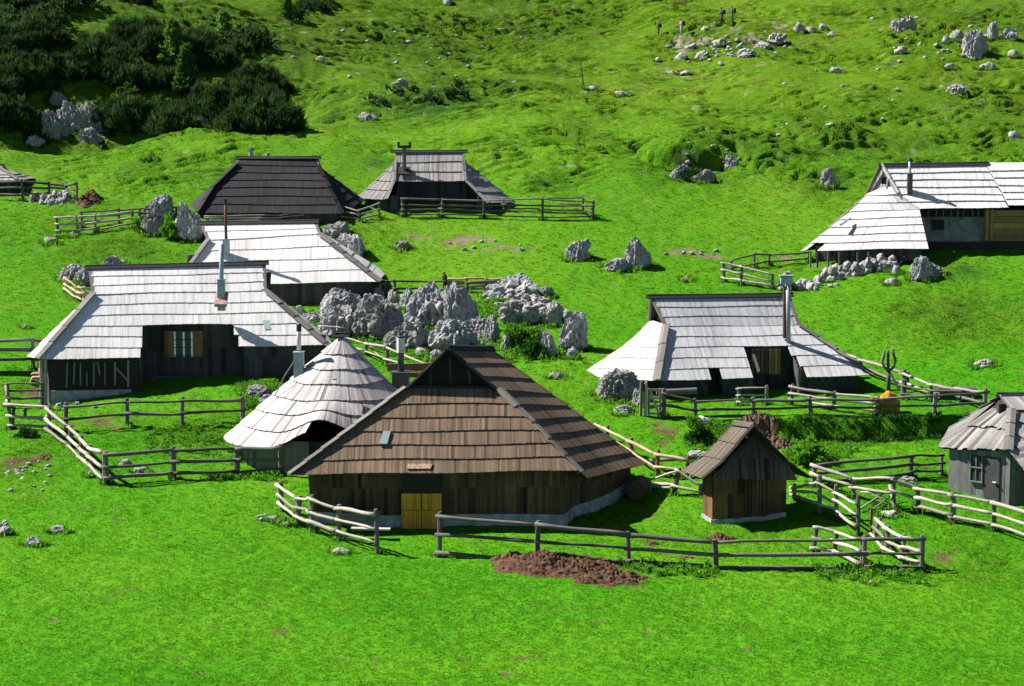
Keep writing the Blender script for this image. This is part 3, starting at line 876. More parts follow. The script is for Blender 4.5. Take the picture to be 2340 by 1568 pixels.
# ---------------------------------------------------------------- dark tarred hut at the back
Lp = [P(452,486,114.9), P(488,428,116.3), P(541,375,117.6), P(547,361,118)]
Rp = [P(782,488,114.9), P(751,428,116.3), P(726,381,117.6), P(724,361,118)]
h, ring = hip_hut('shepherd_hut', 'hut with steep black tarred roof at the back of the village', Lp, Rp, [3, 3, 1], M['dark'],
    LM=P(437,466,117.8), RM=P(832,458,117.8), end_counts=[3, 3], width=.09, gmat=M['dark'], hipm=M['dark'], lift=.06)
h.finish_roof()
h.walls(ring, {0, 1, 5}, M['plank_grey'], .22, oh=.45, slope=.8)
h.chimney(574, 344, 362, 118.6, .13, M['stonebase'], cap='cone')
h.chimney(612, 350, 362, 118.7, .12, M['stonebase'])

# ---------------------------------------------------------------- grey hut with wide open porch at the back
a, b = P(904,347,119.4), P(1058,347,119.4)
c = P(985,490,117.2)
h = Hut('shepherd_hut', 'grey-roofed hut with wide dark porch and tee-topped stovepipe behind the rail fence', (c.x, c.y, ground_z(c.x, c.y)), M['greyback'], width=.075)
Lk, Rk = P(904,371,118.9), P(1059,369,118.9)
e0, e1 = P(902,415,117.85), P(1063,414,117.85)
h.face([e0, Lk, a], [e1, Rk, b], [2, 1], wav=.03)
lb, lf = P(817,452,118.9), P(885,457,116.9)
h.face([lb, lerp(lb, Lk, .5), Lk + Vector((-.02,.35,.0))], [lf, e0, Lk], [2, 2], fan=1, mat=M['old'])
rb, rf = P(1176,463,118.6), P(1113,465,116.9)
h.face([rf, e1, Rk], [rb, lerp(rb, Rk, .5), Rk + Vector((.02,.35,0))], [2, 2], fan=1)
mlb, mrb = mirror(lf, a, b), mirror(rf, a, b); mLk, mRk = mirror(Lk, a, b), mirror(Rk, a, b)
h.face([mrb, mRk, b], [mlb, mLk, a], [4, 1])
h.face([mlb, mLk], [lb, Lk + Vector((-.02,.35,0))], [4], fan=1); h.face([rb, Rk + Vector((.02,.35,0))], [mrb, mRk], [4], fan=1)
h.hip([rf, e1, Rk], Vector((.5,-.5,1)), M['greyback'], w=.14); h.hip([lf, e0, Lk], Vector((-.5,-.5,1)), M['old'], w=.14)
h.ridge(a, b, .3)
for p, q, r_, sg in ((Lk, mLk, a, 1), (Rk, mRk, b, -1)):
    mb = MB(); o = Vector((sg*.2,0,0)); mb.poly([p + o, q + o, r_ + o]); mb.build('gable', M['plank_grey'], h.root)
h.finish_roof()
ring = [lf, rf, rb, mrb, mlb, lb]
h.walls(ring, {1, 5}, M['plank_grey'], .22, oh=.35, slope=.85, front_segs=[(0,.08,0),(.08,.92,1.9),(.92,1,0)])
h.chimney(924, 335, 395, 118.2, .12, M['steel'], cap='tee')
mb = MB(); p = P(924,391,118.15); mb.box(p, (.7,0,0), (0,.5,.4), (0,0,.1)); mb.build('flashing', M['black'], h.root)
mb = MB(); mb.bar(P(913,478,116.6), P(934,493,116.4), .08, .04, (0,1,0)); mb.build('leaning_board', M['plank_grey'], h.root)

# ---------------------------------------------------------------- long silver hut at the right edge of the upper pasture
Yr = 110.2
c = P(2150,575,108)
h = Hut('shepherd_hut', 'long silver-roofed hut with flaring skirt roof at the right edge above the stone wall', (c.x, c.y, ground_z(c.x, c.y)), M['pale2'], width=.075)
F = [P(2101,478,108.1), P(2053,443,108.9), P(2016,379,Yr)]
Fr = [P(2303,474,108.1), P(2288,444,108.8), P(2250,375,Yr)]
h.face(F, Fr, [2, 4], mat=M['pale'])
Nl = [P(2304,469,108.0), P(2289,440,108.75), P(2251,373,Yr+.02)]
Nr = [P(2520,468,108.0), P(2520,440,108.75), P(2520,372,Yr+.02)]
h.face(Nl, Nr, [2, 4], mat=M['pale'])
SR = [P(2122,568,105.9), F[0], F[1], P(2041,428,109.25)]
SL = [P(1833,574,108.9), P(1942,484,110.2), P(1983,446,110.7), P(1998,431,110.9)]
notch = [(1862,551),(1884,551),(1874,585),(1842,585)]
h.face(SL, SR, [5, 2, 1], cuts=[notch], fan=1, wav=.035)
a, b = F[2], Nr[2]
bk = [mirror(p, a, b) for p in (SR[0], F[1], F[2])]; bkr = [mirror(p, a, b) for p in (P(2520,560,105.9), Nr[1], Nr[2])]
h.face(bkr, bk, [6, 4]); h.face([bk[0], bk[1]], [SL[0], SL[3]], [8], fan=1)
h.ridge(a, Fr[2], .2, .13); 
h.hip([F[1], F[2]], Vector((-.6,-.5,1)), M['pale2'], w=.09)
gb0, gb1 = P(2041,429,109.3), P(1984,442,110.9)
mb = MB(); ap = P(2017,381,Yr+.1); n = 8
for k in range(n):
    u0, u1 = k/n, (k+1)/n - .02
    q = [lerp(gb0, gb1, u) for u in (u0, u1)]; t = [lerp(gb0, gb1, u) + (ap - lerp(gb0, gb1, .45)) * (1 - abs(u - .45) / .55) for u in (u0, u1)]
    o = Vector((.05,.02,0)); dn = Vector((.1,0,-.3)); mb.quad8([q[0]+dn, q[1]+dn, q[1]+dn+o, q[0]+dn+o], [t[0]+o, t[1]+o, t[1]+o*2, t[0]+o*2])
gbl = mb.build('gable', M['plank_pale'], h.root)
mb = MB(); mb.bar(P(1981,445,110.9), P(2013,380,Yr), .06, .2, (1,0,0)); mb.bar(P(2053,443,108.8), P(2015,378,Yr-.02), .06, .18, (1,0,0)); mb.build('barge_board', M['hipcap'], h.root)
wn_ = h.panel('gable_window', 2015,404,2026,421, 109.85, M['plank_shed'], .1)
h.panel('pane', 2013.5,406,2021,420, 109.78, M['black'], .03, wn_)
h.finish_roof()
ring = [SL[0], SR[0], P(2125,565,108.3), P(2520,565,108.3), Vector((P(2520,565,108.3).x, 114, 6.8)), Vector((SR[0].x, 114, 6.8))]
h.walls(ring, {0, 1}, M['plank_grey'], .2, oh=.4, slope=.8, gap=.0)
mb = MB(); q0, q1 = P(2106,570,108.9), P(2252,557,109.0)
mb.quad8([q0 + Vector((0,0,-.6)), q1 + Vector((0,0,-.6)), q1 + Vector((0,.3,-.6)), q0 + Vector((0,.3,-.6))], [q0 + Vector((0,0,1.75)), q1 + Vector((0,0,1.45)), q1 + Vector((0,.3,1.45)), q0 + Vector((0,.3,1.75))])
mb.build('stone_wall_face', M['oldplaster'], h.root)
mb = MB(); q0, q1 = P(2106,500,109.0), P(2252,498,109.05); mb.box((q0+q1)/2 + Vector((0,.1,.5)), (q1.x-q0.x,0,0), (0,.1,0), (0,0,1.2)); dkk = mb.build('eave_boarding', M['backing'], h.root)
for x in (2121,2139,2155,2172,2188,2201,2222,2235): 
    a_ = P(x,500,108.93); b_ = P(x+1,480,108.93); mb = MB(); mb.bar(a_, b_, .06, .04, (0,1,0)); mb.build('stake', M['plank_pale'], dkk)
wn_ = h.panel('window', 2129,502,2158,526, 108.86, M['backing'], .06)
for x in (2138,2148): h.panel('window_bar', x,502,x+2,526,108.82,M['plank_grey'],.03,wn_)
tb = h.panel('timber_wall', 2250,478,2520,551, 108.78, M['backing'], .08)
for k in range(5):
    y0, y1 = 481 + k*14.3, 481 + (k+1)*14.3 - 1.2
    q0, q1 = P(2250,y1,108.72), P(2520,y0,108.72)
    board('plank', ((q0.x+q1.x)/2,108.72,(q0.z+q1.z)/2), (q1.x-q0.x,0,0), (0,.05,0), (0,0,q1.z-q0.z), M['plank_new'], tb)
for x in (2251,2262): h.panel('post', x,478,x+9,549,108.64,M['plank_new'],.1,tb)
h.chimney(2079, 367, 425, 108.9, .07, M['zinc'], (6,398,424), M['steel'], 'cone')
p = [P(1939,504,109.2), P(1945,502,109.2), P(1925,516,108.7), P(1919,517,108.8)]
mb = MB(); up = Vector((-.02,-.05,.08)); mb.quad8([q + up*.5 for q in p], [q + up*1.5 for q in p]); mb.build('skylight', M['skylight'], h.root)
for x in (1852, 1868, 1893, 1918, 1960, 1985):
    mb = MB(); mb.bar(P(x,612,106.2 if x>1880 else 107.2), P(x,576,106.2 if x>1880 else 107.2), .09, .09, (0,1,0)); mb.build('eave_post', M['plank_pale'], h.root)

# ---------------------------------------------------------------- silver hut on the terrace
Lp = [P(1502,869,85.4), P(1522,745,87.9), P(1490,679,89.0)]
Rp = [P(1993,857,86.9), P(1823,742,89.3), P(1800,675,90.4)]
cuts = [[(1613,832),(1641,832),(1657,875),(1628,875)], [(1701,795),(1801,794),(1857,872),(1726,880)]]
h, ring = hip_hut('shepherd_hut', 'silver-roofed hut with twin flue pipes and two roof notches on the terrace above the shed', Lp, Rp, [5, 3], M['pale2'],
    LM=P(1311,867,89.6), cuts=cuts, end_counts=[5], width=.068, lift=.046)
h.finish_roof()
h.walls(ring, {0, 1}, M['plank_grey'], .19, rows=2, oh=.45, slope=h.slope, front_segs=[(0,.235,0),(.235,.31,1.0),(.31,.46,0),(.46,.70,1.3),(.70,1,0)])
c_ = h.chimney(1794, 655, 752, 88.2, .10, M['rust'])
tw = MB(); tw.tube([P(1802,760,88.1) - Vector((0,0,.4)), P(1801,640,88.1)], .10, 12); tw.build('flue_pipe', M['zinc'], c_, True)
hd = MB(); q = P(1797,650,88.15)
hd.box(q + Vector((0,0,.18)), (.52,0,0), (0,.35,0), (0,0,.30)); hd.box(q + Vector((0,0,.38)), (.62,0,0), (0,.42,0), (0,0,.05)); hd.build('flue_cap', M['zinc'], c_)
Yp = 87.0
for k, (x0, x1, mm) in enumerate(((1718,1757,M['plank_brown']),(1757,1784,M['plank_new']))):
    sh = h.panel('shutter', x0,798,x1,855, Yp, M['backing'], .04); h.slats('plank', x0, 798, x1, 855, Yp-.04, 4, mm, sh)
mb = MB(); mb.bar(P(1722,810,85.6), P(1734,850,85.2), .12, .03, (0,1,0)); mb.build('leaning_board', M['plank_pale'], h.root)
mb = MB(); mb.tube([P(1500,897,84.9), P(1592,893,84.95)], [.13,.14], 10); tag(mb.build('log', M['post']), 'thick log lying along the wall of the silver hut on the terrace', 'log')

# ---------------------------------------------------------------- round hut
def cone_hut():
    cx, cy = P(762,1000,79.6).x, 79.6
    z0, z1 = P(533,996,79.6).z, P(781,768,79.8).z
    base = Vector((cx, cy, ground_z(cx, cy)))
    h = Hut('shepherd_hut', 'round hut with conical streaked grey roof and arched opening', base, M['round'], width=.10, lift=.07)
    top = Vector((P(781,768,79.8).x, 79.8, z1))
    fr = [0, .185, .345, .47, .60, .725, .845, 1.0]           # course heights from eave... reversed below
    ts = [0, .145, .29, .425, .57, .70, .835, 1.0]
    th0 = math.radians(-88)
    def rad(th):
        return 4.02 + .25 * math.cos(2 * th) 
    def pt(th, t):
        r = rad(th) * (1 - t) ** 1.0
        r *= 1 + .01 * math.sin(math.pi * t)
        x, y = lerp(cx, top.x, t) + r * math.cos(th), lerp(cy, top.y, t) + r * math.sin(th)
        z = z0 + (z1 - z0) * t
        d = (th - math.radians(-95) + math.pi) % (2 * math.pi) - math.pi
        bmp = .80 * math.exp(-(d / .30) ** 2) * max(0, 1 - t / .45)
        return Vector((x, y - bmp * .15, z + bmp))
    for k in range(7):
        mb = MB(); n = max(14, int(2 * math.pi * 4.0 * (1 - ts[k] * .93) / .085)); ph = rnd.uniform(0, 9)
        th = math.pi / 2
        e = th + 2 * math.pi
        while th < e - 1e-4:
            d = 2 * math.pi / n * rnd.uniform(.7, 1.3); t2 = min(e, th + d)
            mid = (th + t2) / 2
            q = [(pt(a, ts[k]), pt(a, ts[k+1])) for a in (th, t2)]; th = t2
            px_, _ = pix((q[0][0] + q[0][1]) / 2)
            fac = math.sin(mid) < .1
            if k == 0 and fac and 706 < px_ < 1000: continue
            nrm = (q[1][0] - q[0][0]).cross(q[0][1] - q[0][0]).normalized()
            j = rnd.uniform(-.02, .02) + .03 * math.sin(mid * 5 + ph)
            dn = (q[0][1] - q[0][0]).normalized()
            B = [p[0] - dn * (.05 + j) + nrm * (.075 + rnd.uniform(-.005, .005)) for p in q]; T = [p[1] + dn * .04 + nrm * .02 for p in q]; w = nrm * .03
            mb.shingle([B[0]-w, B[1]-w, T[1]-w, T[0]-w], [B[0], B[1], T[1], T[0]])
            s_ = nrm * -.02; h.deck.poly([q[0][0]+s_, q[1][0]+s_, q[1][1]+s_, q[0][1]+s_])
        h.pending.append(('shingle_course', mb, M['round']))
    h.ridge(top + Vector((-.16,0,.02)), top + Vector((.16,.05,.02)), .12, .13, M['cap'])
    h.finish_roof()
    ring = [pt(a, 0) for a in np.linspace(math.radians(-180), math.radians(150), 12)]
    for r_ in ring: r_.z = z0
    ins = h.walls(ring, {0,1,2,3,4,5,6}, M['plank_pale'], .17, oh=.42, slope=.85, open_px=(706, 830))  # planks left out; the dark wall core stands in for the recess shade
    return h
h = cone_hut()
h.chimney(683, 740, 800, 79.3, .085, M['whitepipe'], (11,806,853), M['zinc'], 'band')
h.chimney(916, 768, 852, 80.2, .13, M['steel'], (19,851,910), M['steel'], 'band')
mb = MB(); q = P(916,790,80.2); mb.tube([q + Vector((0,0,-.28)), q + Vector((0,0,.32))], .165, 12); mb.build('flue_sleeve', M['whitepipe'], h.root)
p = [P(764,852,77.9), P(773,852,77.9), P(770,870,77.55), P(760,871,77.55)]
mb = MB(); up = Vector((0,-.08,.08)); mb.quad8([q + up*.3 for q in p], [q + up*1.1 for q in p]); mb.build('skylight', M['skylight'], h.root)
mb = MB(); mb.tube([P(628,905,78.6), P(650,860,78.7), P(676,820,79.2)], .025, 6); tag(mb.build('guy_pole', M['rail']), 'thin slanting stay pole beside the white flue of the round hut', 'pole')
mb = MB(); mb.bar(P(885,840,81.6), P(985,838,81.6), .12, .3); tag(mb.build('timber', M['post_new']), 'reddish squared beam behind the chimney of the round hut', 'beam')
mb = MB(); mb.bar(P(905,858,81.0), P(960,856,81.0), .12, .2); tag(mb.build('timber', M['post_new']), 'lower reddish beam just right of the chimney box', 'beam')

# ---------------------------------------------------------------- big brown hut in front
FL, FR = P(667,1084,69.5), P(1316,1075,69.5)
gl, gr = P(926,889,72.1), P(1139,892,72.1)
ap0, ap1 = P(1024,797,72.4), P(1123,799,75.2)
rf, rb = P(1335,1091,71.2), P(1476,1061,74.9)
c = (FL + FR) / 2 + Vector((0,3,0))
h = Hut('shepherd_hut', 'big brown-shingled hut with dark open gable and ochre door in front', (c.x, c.y, ground_z(c.x, c.y)), M['brown'], width=.055, lift=.06)
h.face([FL, gl], [FR, gr], [6], wav=.03)
h.face([FR, lerp(FR, gr, .5), gr], [rf, lerp(rf, gr, .5), lerp(gr, rf, .01)], [3, 3], fan=1)
h.face([rf, gr, ap0 + Vector((.05,0,0))], [rb, lerp(rb, ap1, .62), ap1], [6, 3], wav=.03)
bkR, bkL = Vector((rb.x - 2.6, rb.y + 3.8, rb.z)), Vector((FL.x + 1.0, FL.y + 6.0, FL.z))
g2 = Vector((ap1.x + .9, ap1.y + .6, gr.z))
h.face([rb, lerp(rb, ap1, .62)], [bkR, Vector((ap1.x + .1, ap1.y + 1.0, gr.z + .3))], [6], fan=1)
h.face([bkL, Vector((ap1.x - 1.4, ap1.y, gl.z)), ap1], [FL, gl, ap0 - Vector((.05,0,0))], [6, 3])
h.face([bkR, Vector((ap1.x + .2, ap1.y + .9, gr.z + .3))], [bkL, Vector((ap1.x - 1.4, ap1.y, gl.z))], [6], fan=1)
h.hip([lerp(FR, rf, .3), gr], Vector((.55,-.75,1)), M['hipcap'], w=.17, seglen=.8)
h.hip([FL, gl], Vector((-.75,-.45,1)), M['hipcap'], w=.15, seglen=.8)
h.ridge(ap0, ap1, .1, .15)
h.finish_roof()
# open gable: dark sheet for its shaded inside, posts and barge boards
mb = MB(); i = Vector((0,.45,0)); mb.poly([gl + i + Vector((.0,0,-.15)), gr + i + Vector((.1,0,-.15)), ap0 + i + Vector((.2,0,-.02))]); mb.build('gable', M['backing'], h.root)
for x, y0, y1 in ((1084,895,850),(986,872,855)) : pass
for x, yb, yt in ((1030,874,818),(985,880,850),(1074,876,846)):
    mb = MB(); mb.bar(P(x, yb, 72.35), P(x - (2 if x < 1060 else 3), yt, 72.3), .07, .07, (0,1,0)); mb.build('gable_post', M['plank_grey'], h.root)
for e in (gl + Vector((.05,-.1,0)), gr + Vector((-.05,-.1,0))):
    mb = MB(); mb.bar(e, ap0 + Vector((0,-.05,.0)), .06, .17, (0,1,0)); mb.build('barge_board', M['cap'], h.root)
mb = MB(); mb.bar(P(940,884,72.2), P(1126,886,72.2), .1, .12); mb.build('gable_beam', M['cap'], h.root)
ring = [FL, FR, rf, rb, bkR, bkL]
ins = h.walls(ring, {0, 1, 2, 5}, M['plank_brown'], .13, rows=2, oh=.5, slope=.75, found=.42)
Yd = ins[0].y - .16
d_ = h.panel('door', 917,1127,1010,1214, Yd, M['plank_brown'], .06)
for x0, x1 in ((917.5,962.5),(964.5,1009.5)):
    for y0, y1 in ((1128,1165),(1166.5,1213)): h.slats('plank', x0, y0, x1, y1, Yd-.05, 8, M['plank_door'], d_)
h.panel('door_head', 921,1078,1007,1127, Yd+.02, M['backing'], .06)
p = [P(870,1016,70.35), P(889,1016,70.35), P(884,990,70.72), P(873,990,70.72)]
p = [P(866,1017,70.3), P(885,1017,70.3), P(893,988,70.72), P(876,988,70.72)]
mb = MB(); up = Vector((0,-.1,.1)); mb.quad8([q + up*.2 for q in p], [q + up*.55 for q in p]); mb.build('skylight', M['skylight'], h.root)
p = [P(930,1074,69.56), P(984,1074,69.56), P(988,1063,69.72), P(932,1063,69.72)]
mb = MB(); mb.quad8([q + up*.3 for q in p], [q + up*.6 for q in p]); mb.build('tin_patch', M['tin'], h.root)
mb = MB(); a_ = P(1452,1118,73.9); mb.tube([a_ + Vector((0,-.3,-.0)), a_ + Vector((.25,1.0,0))], [.36,.36], 14)
tg = mb.build('barrel', M['plank_brown']); tag(tg, 'dark barrel-shaped log butt by the right end of the brown hut', 'barrel')

# ---------------------------------------------------------------- small shed
rfz, rbk = P(1724,974,70.5), P(1680,968,72.1)
lf, lb = P(1610,1093,70.2), P(1560,1078,71.9)
rf_ = P(1850,1092,70.3); rb_ = rf_ + (lb - lf) * 1.0
c = P(1725,1187,70.8)
h = Hut('shed', 'small steep-roofed brown shed beside the big brown hut', (c.x, c.y + .8, ground_z(c.x, c.y)), M['shedroof'], width=.06, lift=.06)
h.root['category'] = 'shed'
km = lambda a, b: lerp(a, b, .42) + Vector((0,0,-.14))
h.face([lb, km(lb, rbk), rbk], [lf, km(lf, rfz), rfz], [1, 2])
h.face([rf_, km(rf_, rfz), rfz], [rb_, km(rb_, rbk), rbk], [1, 2])
f0, f1 = P(1628,1093,70.35), P(1820,1094,70.35); f2, f3 = P(1668,1047,70.75), P(1795,1047,70.75); f4 = P(1727,990,71.3)
h.face([f0, f2, f4 + Vector((-.05,0,0))], [f1, f3, f4 + Vector((.05,0,0))], [1, 1], mat=M['shedroof'])
h.face([rb_ + Vector((0,.1,0)), rbk + Vector((.05,-.3,-.2))], [lb + Vector((0,.1,0)), rbk + Vector((-.05,-.3,-.2))], [2])
h.ridge(rfz, rbk, .02, .12, M['shedroof'])
h.hip([lf + Vector((.02,-.02,0)), km(lf, rfz), rfz], Vector((-.7,-.6,.7)), M['shedroof'], w=.07)
h.finish_roof()
ring = [P(1612,1092,70.4), P(1846,1092,70.4), P(1846,1092,70.4) + (lb - lf), P(1612,1092,70.4) + (lb - lf)]
ins = h.walls(ring, {0, 3}, M['plank_shed'], .17, rows=2, oh=.48, slope=.5, found=.12)
Yd = ins[0].y - .1
d_ = h.panel('door', 1700,1085,1752,1180, Yd, M['backing'], .05); h.slats('plank', 1701, 1086, 1751, 1179, Yd-.04, 6, M['plank_brown'], d_)

# ---------------------------------------------------------------- weathered hut at the right edge
ap = P(2284,904,74.6); ar = P(2400,902,74.9)
c = P(2300,1165,72.5)
h = Hut('shepherd_hut', 'weathered grey hut with rough split-board roof cut off by the right edge', (c.x, c.y + 1.5, ground_z(c.x, c.y)), M['old'], width=.17, lift=.09)
l0, l1 = P(2149,1025,73.2), P(2304,1031,71.3)
tA, tB = P(2278,925,75.0), P(2311,939,73.3)
h.face([l0, lerp(l0, tA, .5), tA], [l1, lerp(l1, tB, .5), tB], [1, 1], jag=.07, wav=.05)
r0 = P(2430,1180,68.6); rt = P(2430,937,73.6)
h.face([l1, tB, ap + Vector((.02,0,0))], [r0, rt, ar], [4, 1], jag=.04, mat=M['greyback'], width=.2)
bk0, bk1 = Vector((17.2, 78, l0.z)), Vector((r0.x, 79, l0.z))
h.face([bk1, ar], [bk0, ap], [5]); h.face([bk0, ap + Vector((-.05,.4,-.3))], [l0, tA], [2])
h.hip([l1, tB], Vector((-.2,-.8,1)), M['old'], w=.18)
h.ridge(ap, ar, .1, .1)
mb = MB(); mb.poly([P(2262,941,74.7), P(2312,939,73.6), ap + Vector((.12,.1,-.03))]); mb.build('gable', M['backing'], h.root)
mb = MB(); mb.bar(P(2311,938,73.2), ap + Vector((0,-.05,0)), .05, .13, (0,1,0)); mb.build('barge_board', M['old'], h.root)
mb = MB(); q = P(2289,932,73.9); mb.box(q, (.30,0,0), (0,.4,0), (0,0,.34)); sv = mb.build('smoke_vent', M['plank_grey'], h.root)
mb = MB(); mb.box(q + Vector((0,-.21,-.02)), (.22,0,0), (0,.03,0), (0,0,.22)); mb.build('vent_opening', M['black'], sv)
h.finish_roof()
ring = [P(2149,1028,73.0), P(2304,1033,71.2), P(2440,1060,70.6), Vector((P(2440,1060,70.6).x, 79, 2.6)), Vector((17.5, 78, 2.6))]
ins = h.walls(ring, {0, 1}, M['plank_pale'], .19, oh=.3, slope=.6)
q0 = lerp(ins[0], ins[1], .42); dd = (ins[1] - ins[0]).normalized(); out = Vector((dd.y, -dd.x, 0)); d3 = Vector((dd.x, dd.y, 0))
def on_wall(name, u, z, w_, hh, off, mat, par):
    q = lerp(ins[0], ins[1], u); mb = MB(); mb.box(Vector((q.x, q.y, z)) + out * off, d3 * w_, out * .05, (0,0,hh)); return mb.build(name, mat, par)
zb = 2.12 - 1.95
w_ = on_wall('window', .47, zb + 1.45, .5, .95, .05, M['glass'], h.root)
for k in (-1, 0, 1):
    q = lerp(ins[0], ins[1], .47); mb = MB(); mb.box(Vector((q.x, q.y, zb + 1.45)) + d3 * .24 * k + out * .1, d3 * .045, out * .03, (0,0,.97)); mb.build('window_frame', M['plank_pale'], w_)
for zz in (.98, 1.5): on_wall('window_sill' if zz < 1 else 'glazing_bar', .47, zb + zz, .56, .05, .11, M['plank_pale'], w_)
d_ = on_wall('door', .72, zb + 1.0, .62, 1.9, .05, M['plank_grey'], h.root)
on_wall('door_handle', .78, zb + 1.05, .14, .03, .13, M['white'], d_)
on_wall('corner_post', .985, zb + 1.0, .16, 2.2, .07, M['plank_pale'], h.root)

# ---------------------------------------------------------------- hut peeping in at the left edge
Lp = [P(-150,414,120.9), P(-60,386,122.6), P(-62,378,123.1)]; Rp = [P(39,414,120.9), P(3,387,122.6), P(0,379,123.1)]
h, ring = hip_hut('shepherd_hut', 'far little hut peeping in at the left edge behind a dark fence', Lp, Rp, [2, 1], M['greyback'], width=.075)
h.finish_roof()
h.walls(ring, {0, 1}, M['plank_grey'], .2, oh=.3)

# ================================================================== fences
EDGE = []      # where grass grows longer: round posts and stones
def fence(label, posts, rails=(.30, .58, .90), mat='rail', pmat='post', r=.055, pr=.075, skip=(), spans=None, group=None, front=1, name='rail_fence', top_over=.12, wob=.03, extra=()):
    """posts: (px, base py, height px [, lean px]); rails: heights as shares of the post"""
    bases = [G(p[0], p[1]) for p in posts]
    hs = [p[2] / scale_at(b) for p, b in zip(posts, bases)]
    root = thing(name, bases[0], label, 'fence', group)
    tops = []
    for p, b, hh in zip(posts, bases, hs):
        lean = (p[3] / scale_at(b)) if len(p) > 3 else rnd.uniform(-.05, .05)
        tops.append(b + Vector((lean, rnd.uniform(-.05, .05), hh)))
        if hh < .05: continue
        EDGE.append((b.x, b.y, .12, 4))
        q = pr * rnd.uniform(.85, 1.2); mb = MB()
        t = tops[-1]; mid = lerp(b, t, .5) + Vector((rnd.uniform(-.015, .015), 0, 0))
        mb.tube([b - Vector((0, 0, .35)), mid, t - Vector((0, 0, .05)), t], [q * 1.08, q, q * .97, q * .75], 8)
        mb.build('post', M[pmat], root)
    for i in range(len(posts) - 1):
        if i in skip: continue
        for fi, f in enumerate(rails):
            a, b = lerp(bases[i], tops[i], f), lerp(bases[i+1], tops[i+1], f)
            d = b - a
            if d.length < .2: continue
            side = Vector((d.y, -d.x, 0)).normalized()
            if side.y > 0: side = -side
            o = side * (pr + r * .6) * front
            a, b = a + o + Vector((0, 0, rnd.uniform(-.03, .03))), b + o + Vector((0, 0, rnd.uniform(-.03, .03)))
            dn = d.normalized(); a, b = a - dn * top_over, b + dn * top_over * rnd.uniform(.3, 1)
            n = 5; s1, s2 = rnd.uniform(-wob, wob), rnd.uniform(-wob, wob); r0 = r * rnd.uniform(.82, 1.15); ta = rnd.choice((.8, .9, 1.15))
            pts = [lerp(a, b, k / n) + Vector((0, 0, s1 * math.sin(k / n * 3.14) + s2 * math.sin(k / n * 6.28))) + side * rnd.uniform(-.012, .012) for k in range(n + 1)]
            mb = MB(); mb.tube(pts, [r0 * lerp(1, ta, k / n) * rnd.uniform(.86, 1.12) for k in range(n + 1)], 7)
            mb.build('rail', M[mat], root, True)
    for (a, b, rr, m_) in extra:
        mb = MB(); mb.tube([a, lerp(a, b, .5) + Vector((0, 0, rnd.uniform(-.02, .02))), b], [rr, rr * .95, rr * .85], 7); mb.build('rail', M[m_ or mat], root, True)
    return root
Q = lambda px, py, dy=0, up=0: G(px, py) + Vector((0, dy, up))

fence('short curved grey fence left of the ochre door', [(646,1168,68,-4),(681,1199,67,4),(710,1215,85,4),(774,1234,82,2),(862,1267,106,-2)], (.28,.58,.90), r=.065, pr=.085)
fence('long dark grey fence in front of the brown hut and the brown heap', [(1004,1272,104,2),(1227,1283,95),(1437,1288,75),(1636,1300,68),(1975,1301,80),(2108,1303,82)], (.08,.5,.9), 'rail_dark', r=.07, pr=.085)
fence('tiny three-rail fence running back from the thick post', [(1857,1262,60,9),(1907,1264,52,6),(1968,1296,66)], (.15,.55,.93), r=.065)
fence('short sloping fence behind the end of the long front fence', [(1995,1232,50,14),(2025,1264,64,5),(2064,1287,68,1),(2104,1296,70)], (.2,.55,.9), r=.06)
fence('grey fence running from the shed to the leaning gate posts', [(1815,1142,38),(1873,1174,90,-1),(1913,1184,78,-4),(1960,1226,96,0)], (.28,.52,.78), 'rail', r=.055, pr=.075)
fence('dark straight fence behind the shed leading to the weathered hut', [(1857,1108,48),(2080,1090,52),(2150,1085,48)], (.2,.55,.93), 'rail_dark', 'post', r=.06)
fence('pale rail fence with crossed poles between the shed and the weathered hut', [(1859,1112,52),(1951,1136,46),(2043,1166,78,-2),(2096,1168,56)], (.55,.93), r=.06,
    extra=[(Q(1962,1170,-.1,.1), Q(2040,1140,-.1,.5), .04, 'rail'), (Q(1975,1148,0,.5), Q(2040,1165,0,.15), .04, 'rail'), (Q(1968,1155,.2,.45), Q(2030,1160,.2,.5), .035, 'rail'), (Q(2030,1150,-.2,.7), Q(2043,1166,-.2,.0), .06, 'rail'), (Q(1985,1172,-.1,.05), Q(2045,1150,-.1,.45), .03, 'rail')])
fence('pale three-rail fence in front of the weathered hut', [(2099,1172,62),(2179,1195,72),(2271,1215,74),(2400,1258,78)], (.25,.6,.92), r=.07, pr=.08)
fence('dark paddock fence along the top of the shaded bank', [(1516,953,66),(1589,955,46),(1720,951,44),(1852,949,44),(2006,951,46),(2134,950,54),(2251,943,56)], (.02,.42,.85), 'rail_dark', r=.055, pr=.085)
fence('pale fence slanting across the paddock of the silver hut', [(1808,927,50),(1905,938,45),(2006,951,44)], (.25,.6,.92), 'rail', r=.06)
fence('short pale fence stub against the porch of the silver hut', [(1690,925,40),(1752,926,46)], (.2,.55,.9), 'rail', r=.05)
fence('long pale fence running downhill behind the silver hut', [(1925,838,35),(1968,850,34),(2066,888,44),(2127,905,32),(2191,915,32),(2250,942,56)], (.35,.85), 'rail', r=.065, pr=.085)
fence('dark inner rails at the right end of the paddock', [(2064,912,36),(2127,918,28),(2210,920,26)], (.3,.9), 'rail_dark', r=.05)
